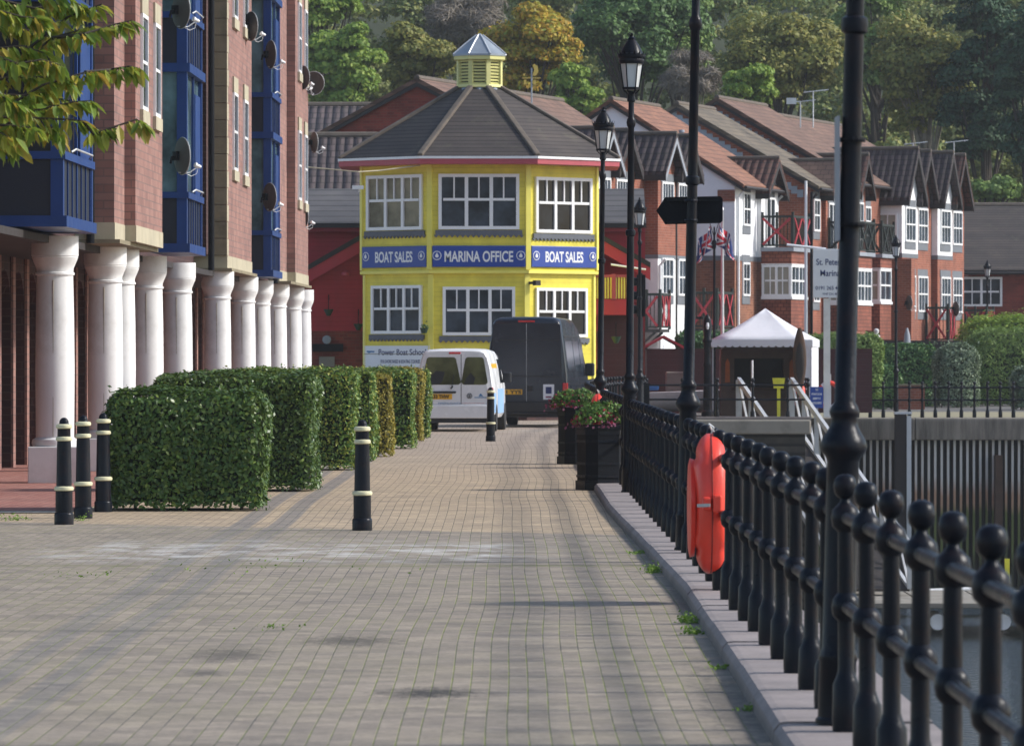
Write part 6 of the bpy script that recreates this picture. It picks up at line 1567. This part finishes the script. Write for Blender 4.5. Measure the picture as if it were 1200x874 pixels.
def crown_pts(g, r, h, n, blobs, flat=.75):
    """leaf centres on many overlapping sprays"""
    ctr = []; 
    for k in range(blobs):
        d = g.normal(0, 1, 3); d /= np.linalg.norm(d); q = g.uniform(.35, .82)
        ctr.append((d[0]*r*q, d[1]*r*q, h*.5+d[2]*h*.5*q))
    ctr = np.array(ctr); br = r*g.uniform(.24, .42, blobs)
    idx = g.integers(0, blobs, n); d = unit(g.normal(0, 1, (n, 3))); d[:, 2] = np.where(d[:, 2] < -.3, -d[:, 2]*.5, d[:, 2])
    rad = (g.uniform(.35, 1.08, n)**.5)*br[idx]
    c = ctr[idx]+d*rad[:, None]*np.array([1, 1, flat]); return c, d, ctr
def tree(name, label, cat, mat, x, Y, ztop, zcrown, r, seed, n=3500, leaf=(.24, .15), blobs=34, bark='bark', kind='round', group='trees on the wooded slope', base=None):
    g = np.random.default_rng(seed); zb = hz(x, Y) if base is None else base; n = int(n*2.2)
    t = thing(name, label, cat, (x, Y, zb), 0, group); h = ztop-zcrown
    if kind == 'conifer':
        f = g.uniform(0, 1, n)**.7; a = g.uniform(0, 2*PI, n); lay = np.abs(np.sin(f*h*2.2))*.35+.65
        rr_ = r*(1.02-f)*lay*g.uniform(.55, 1.05, n); c = np.column_stack([rr_*np.cos(a), rr_*np.sin(a), f*h-rr_*.25]); d = np.column_stack([np.cos(a), np.sin(a), np.full(n, .3)]); ctr = c[:8]
    else: c, d, ctr = crown_pts(g, r, h, n, blobs)
    c[:, 2] += zcrown-zb
    leaf_obj('crown', leaf_arrays(c, d+np.array([0, 0, .4]), leaf[0], leaf[1], .55), mat, t)
    m = MB(); hh = zcrown-zb+h*.55; m.tube([(0, 0, -.4), (g.uniform(-.2, .2), 0, hh*.4), (g.uniform(-.4, .4), 0, hh)], [.018*(hh+h)+.05, .012*(hh+h), .04], 8)
    for q in ctr[:14]: z0 = (zcrown-zb)*g.uniform(.6, 1.0)+h*.05; m.tube([(0, 0, z0), (q[0]*.5, q[1]*.5, (z0+q[2]+zcrown-zb)/2+.2), (q[0], q[1], q[2]+zcrown-zb)], [.10, .06, .025], 5)
    m.build('trunk', bark, t, smooth=True); return t
def tr(label, mat, xp, yt, yb, wpx, Y, seed, **k):
    return tree(k.pop('name', 'broadleaf_tree'), label, 'tree', mat, XX(xp, Y), Y, ZZ(yt, Y), ZZ(yb, Y), wpx/2*Y/F, seed, **k)
tr('bright yellow green tree at the far left corner of the wood, beside the apartment block', 'leaf_bright', 398, 10, 150, 105, 242, 31, n=7000)
tr('bright green tree at the top left of the wood', 'leaf_bright', 380, -60, 60, 110, 250, 32, n=5000)
tr('yellow olive tree between the bright green one and the cupola', 'leaf_olive', 492, 20, 120, 100, 246, 33, n=6000)
tr('autumn yellow and orange tree just right of the cupola', 'leaf_yellow', 622, -10, 130, 125, 244, 34, n=8000)
tr('green and yellow tree below and right of the orange tree', 'leaf_bright', 672, 70, 150, 70, 240, 35, n=4000)
tr('big deep green tree behind the tallest lamp', 'leaf_dark', 742, -30, 130, 170, 248, 36, n=11000)
tr('mid green tree between the tallest lamp and the arrow board post', 'leaf_mid', 795, -20, 110, 110, 254, 37, n=6000)
tr('olive brown birch filling the wood left of the nearest lamp post', 'leaf_olive', 915, 10, 140, 165, 246, 38, n=10000)
tr('small yellowing tree just above the highest roof ridge', 'leaf_bright', 878, 75, 135, 75, 239, 39, n=3500)
tr('pale trunked birch to the right of the nearest lamp post', 'leaf_olive', 1085, 0, 175, 150, 246, 40, n=8500, bark='bark_pale')
tr('mid green tree above the paired gables', 'leaf_mid', 1030, -40, 120, 130, 256, 41, n=6500)
tr('tall dark green tree at the right of the wood', 'leaf_conifer', 1155, -50, 240, 120, 244, 42, n=10000, blobs=60)
tr('second tall dark green tree against the right edge', 'leaf_conifer', 1215, -30, 250, 120, 240, 43, n=9000, blobs=60)
tr('small light green sapling in front of the dark trees', 'leaf_mid', 1165, 205, 245, 60, 236, 44, n=1800)
tr('grey leafless tree between the green trees and the white end house', 'twig_grey', 812, 60, 125, 80, 243, 45, n=3500, leaf=(.6, .04), bark='bark_pale')
tr('grey twiggy tree behind the cupola', 'twig_grey', 545, -40, 90, 120, 256, 46, n=6000, leaf=(.7, .04), bark='bark_pale')
# the wood behind them, one mass
g = np.random.default_rng(77); V = []
for j, Y in enumerate((258, 266, 276, 288, 302, 318)):
    k = 15
    for i in range(k):
        xp = 300+(i+g.uniform(.1, .9))*1000/k; x = XX(xp, Y); zb = hz(x, Y); h = g.uniform(7, 11); r = g.uniform(2.2, 3.4)
        c, d, _ = crown_pts(g, r, h, 4200, 24); c += np.array([x, Y, zb+1.0]); V.append(leaf_arrays(c, d+np.array([0, 0, .4]),   .28, .18, .55))
leaf_obj('woodland', np.vstack(V), 'leaf_wood', kind='stuff')
V = []
for i in range(90):
    xp = g.uniform(340, 1230); Y = g.uniform(237, 256); x = XX(xp, Y); zb = hz(x, Y); r = g.uniform(.9, 1.9); h = g.uniform(1.5, 3.4)
    c, d, _ = crown_pts(g, r, h, 1400, 10); c += np.array([x, Y, zb]); V.append(leaf_arrays(c, d+np.array([0, 0, .4]), .22, .14, .55))
leaf_obj('undergrowth', np.vstack(V), 'leaf_wood', kind='stuff')

# ================================================================= overhanging cherry at the top left
t = thing('cherry_tree', 'cherry tree whose drooping olive green leaves hang into the top left corner', 'tree', (-5.6, 36, 0))
g = np.random.default_rng(12); br = MB(); br.tube([(0, 0, 0), (.05, 0, 1.4), (.1, 0, 2.6), (.25, .1, 3.6), (.3, .1, 5.2)], [.13, .11, .10, .08, .03], 10)
LV = []
def cherry_leaf(p, dirv, L):
    """a folded, drooping leaf of four quads"""
    d = Vector(dirv).normalized(); side = d.cross(Vector((0, 0, 1)));
    if side.length < .05: side = Vector((1, 0, 0))
    side.normalize(); side = (Matrix.Rotation(g.uniform(-.9, .9), 3, d) @ side); nrm = side.cross(d)
    p = Vector(p); q = []; W_ = L*.2
    prof = [(0, .08), (.35, 1.0), (.72, .8), (1.0, .02)]
    mid = [p+d*L*u+Vector((0, 0, -.10*L*u*u)) for u, _ in prof]
    for i in range(3):
        for s_ in (-1, 1):
            a, b = mid[i], mid[i+1]; wa, wb = prof[i][1]*W_, prof[i+1][1]*W_
            f = [a, b, b+side*s_*wb+nrm*wb*.35, a+side*s_*wa+nrm*wa*.35]
            q.append(f if s_ > 0 else f[::-1])
    return q
from mathutils import noise as mnoise
class LeafM(MB): pass
lm = MB()
def spray(pts, seed, nl=22, r0=.012):
    """a twig through pts with leaves in hanging bunches"""
    P_ = [Vector(p) for p in pts]; br.tube([tuple(p) for p in P_], [r0*(1-.75*i/(len(P_)-1)) for i in range(len(P_))], 6)
    tot = len(P_)-1
    nl = int(nl*1.25)
    for k in range(nl):
        f = (.15+.85*(k+.5)/nl)*tot; i = min(int(f), tot-1); p = P_[i].lerp(P_[i+1], f-i); d0 = (P_[i+1]-P_[i]).normalized()
        for _ in range(2):
            dv = d0*.45+Vector((g.normal(0, .45), g.normal(0, .45), -abs(g.normal(.8, .3))))
            b = len(lm.v); qs = cherry_leaf(p+Vector((g.normal(0, .01), g.normal(0, .02), 0)), dv, g.uniform(.09, .14))
            # weld the leaf into one island
            mp = {}
            for f_ in qs:
                idx = []
                for v in f_:
                    key = (round(v.x, 5), round(v.y, 5), round(v.z, 5))
                    if key not in mp: mp[key] = len(lm.v); lm.v.append(tuple(v))
                    if mp[key] not in idx: idx.append(mp[key])
                if len(idx) > 2: lm.f.append(tuple(idx))
o_ = Vector((-5.6, 36, 0))
def W(x, y, dy=0): return P(x, y, 36+dy)-o_
anchor = [W(-120, 150, .2), W(-140, 60, 0), W(-130, 240, .1), W(-120, -40, .1)]
mains = [([W(-260, 60), W(-60, 90), W(30, 60, .1), W(80, 20, .1), W(120, 5)], 30), ([W(-260, 60), W(-80, 120, .2), W(10, 90, .2), W(60, 45), W(95, 35), W(112, 30)], 34),
 ([W(-80, 120, .2), W(0, 130, -.2), W(50, 100, -.2), W(100, 85, -.2), W(125, 82, -.1)], 30), ([W(-250, 130), W(-60, 135), W(20, 138), W(75, 140), W(98, 142), W(122, 155)], 20),
 ([W(98, 142), W(110, 158), W(125, 152), W(160, 140), W(172, 148)], 15), ([W(-60, 135), W(0, 150, .2), W(40, 130, .2), W(85, 120, .2), W(108, 118, .2)], 26),
 ([W(60, 45), W(100, 40, -.2), W(130, 30, -.1), W(155, 24, -.1)], 16), ([W(100, 85, -.2), W(130, 82, .1), W(152, 78), W(162, 80)], 14),
 ([W(-100, 0), W(0, 0, .3), W(40, 10, .3), W(70, 5, .3), W(90, 12, .3)], 26), ([W(-100, 40), W(-20, 60, -.3), W(20, 75, -.3), W(50, 70, -.3), W(75, 78, -.3)], 30),
 ([W(-60, 160), W(-20, 170), W(5, 168), W(20, 175)], 18), ([W(-60, 100), W(-10, 110, .4), W(25, 112, .4), W(55, 108, .4)], 28), ([W(-60, 20), W(0, 30, .5), W(30, 35, .5), W(70, 48, .5)], 30),
 ([W(-260, 60), W(-150, -80), W(-40, -60), W(40, -40), W(90, -20)], 40), ([W(-60, 125), W(-20, 128, .3), W(10, 150, .3), W(28, 160, .3)], 20), ([W(-40, 60, .5), W(10, 60, .6), W(45, 85, .6), W(90, 100, .6)], 28),
 ([W(-70, 70, -.4), W(-20, 95, -.4), W(12, 120, -.4), W(30, 128, -.4)], 30), ([W(-70, 30, -.4), W(-10, 10, -.4), W(25, 20, -.4), W(52, 22, -.4)], 28)]
for k in range(16):      # filling twigs between the main ones
    x0_, y0_ = g.uniform(-70, 60), g.uniform(-30, 165); dyy = g.uniform(-.7, .7); ln_ = g.uniform(45, 85)
    if x0_+ln_ > 125 or (y0_ > 120 and x0_+ln_ > 45): ln_ = max(20, min(ln_, (45 if y0_ > 120 else 125)-x0_))
    mains.append(([W(x0_-60, y0_+g.uniform(-20, 10), dyy), W(x0_, y0_, dyy), W(x0_+ln_*.5, y0_+g.uniform(-6, 2), dyy), W(x0_+ln_, y0_+g.uniform(-4, 14), dyy)], 15))
for i, (p, nl) in enumerate(mains): spray(p, i, nl, .014 if i else .02)
for q, r_ in ((W(-260, 60), .05), (W(-250, 130), .04), (W(-100, 0), .03), (W(-60, 160), .03), (W(-60, 20), .02), (W(-70, 70, -.4), .02), (W(-60, 100), .02), (W(-40, 60, .5), .02), (W(-100, 40), .02), (W(-70, 30, -.4), .02), (W(-60, 125), .02)):
    br.tube([(.25, .1, 3.3), tuple((Vector((.25, .1, 3.4))+q)/2+Vector((0, 0, .1))), tuple(q)], [.05, .035, max(.012, r_*.5)], 6)
# the rest of the crown, out of frame
for k in range(90):
    a = g.uniform(0, 2*PI); p = Vector((.2, 0, 4.2))+Vector((math.cos(a)*g.uniform(.3, 1.7)-1.0, math.sin(a)*g.uniform(.3, 1.6), g.uniform(.2, 1.8)))
    spray([(.25, .1, 3.9), (Vector((.25, .1, 4.2))+p)/2, p, p+Vector((math.cos(a)*.4, math.sin(a)*.4, -.1))], k, 14, .014)
br.build('trunk', 'bark', t, smooth=True); lm.build('crown', 'leaf_cherry', t)

# the thin autumn haze in front of the far wood
hm = bpy.data.materials.new('haze'); hm.use_nodes = True; hm.node_tree.nodes.clear()
ho = hm.node_tree.nodes.new('ShaderNodeOutputMaterial'); pv = hm.node_tree.nodes.new('ShaderNodeVolumePrincipled')
pv.inputs['Color'].default_value = (.86, .9, .95, 1); pv.inputs['Density'].default_value = .0002
hm.node_tree.links.new(pv.outputs[0], ho.inputs['Volume']); MATS['haze'] = hm
MB().box(-540, 540, -90, 960, -9, 140).build('haze', 'haze', kind='stuff')
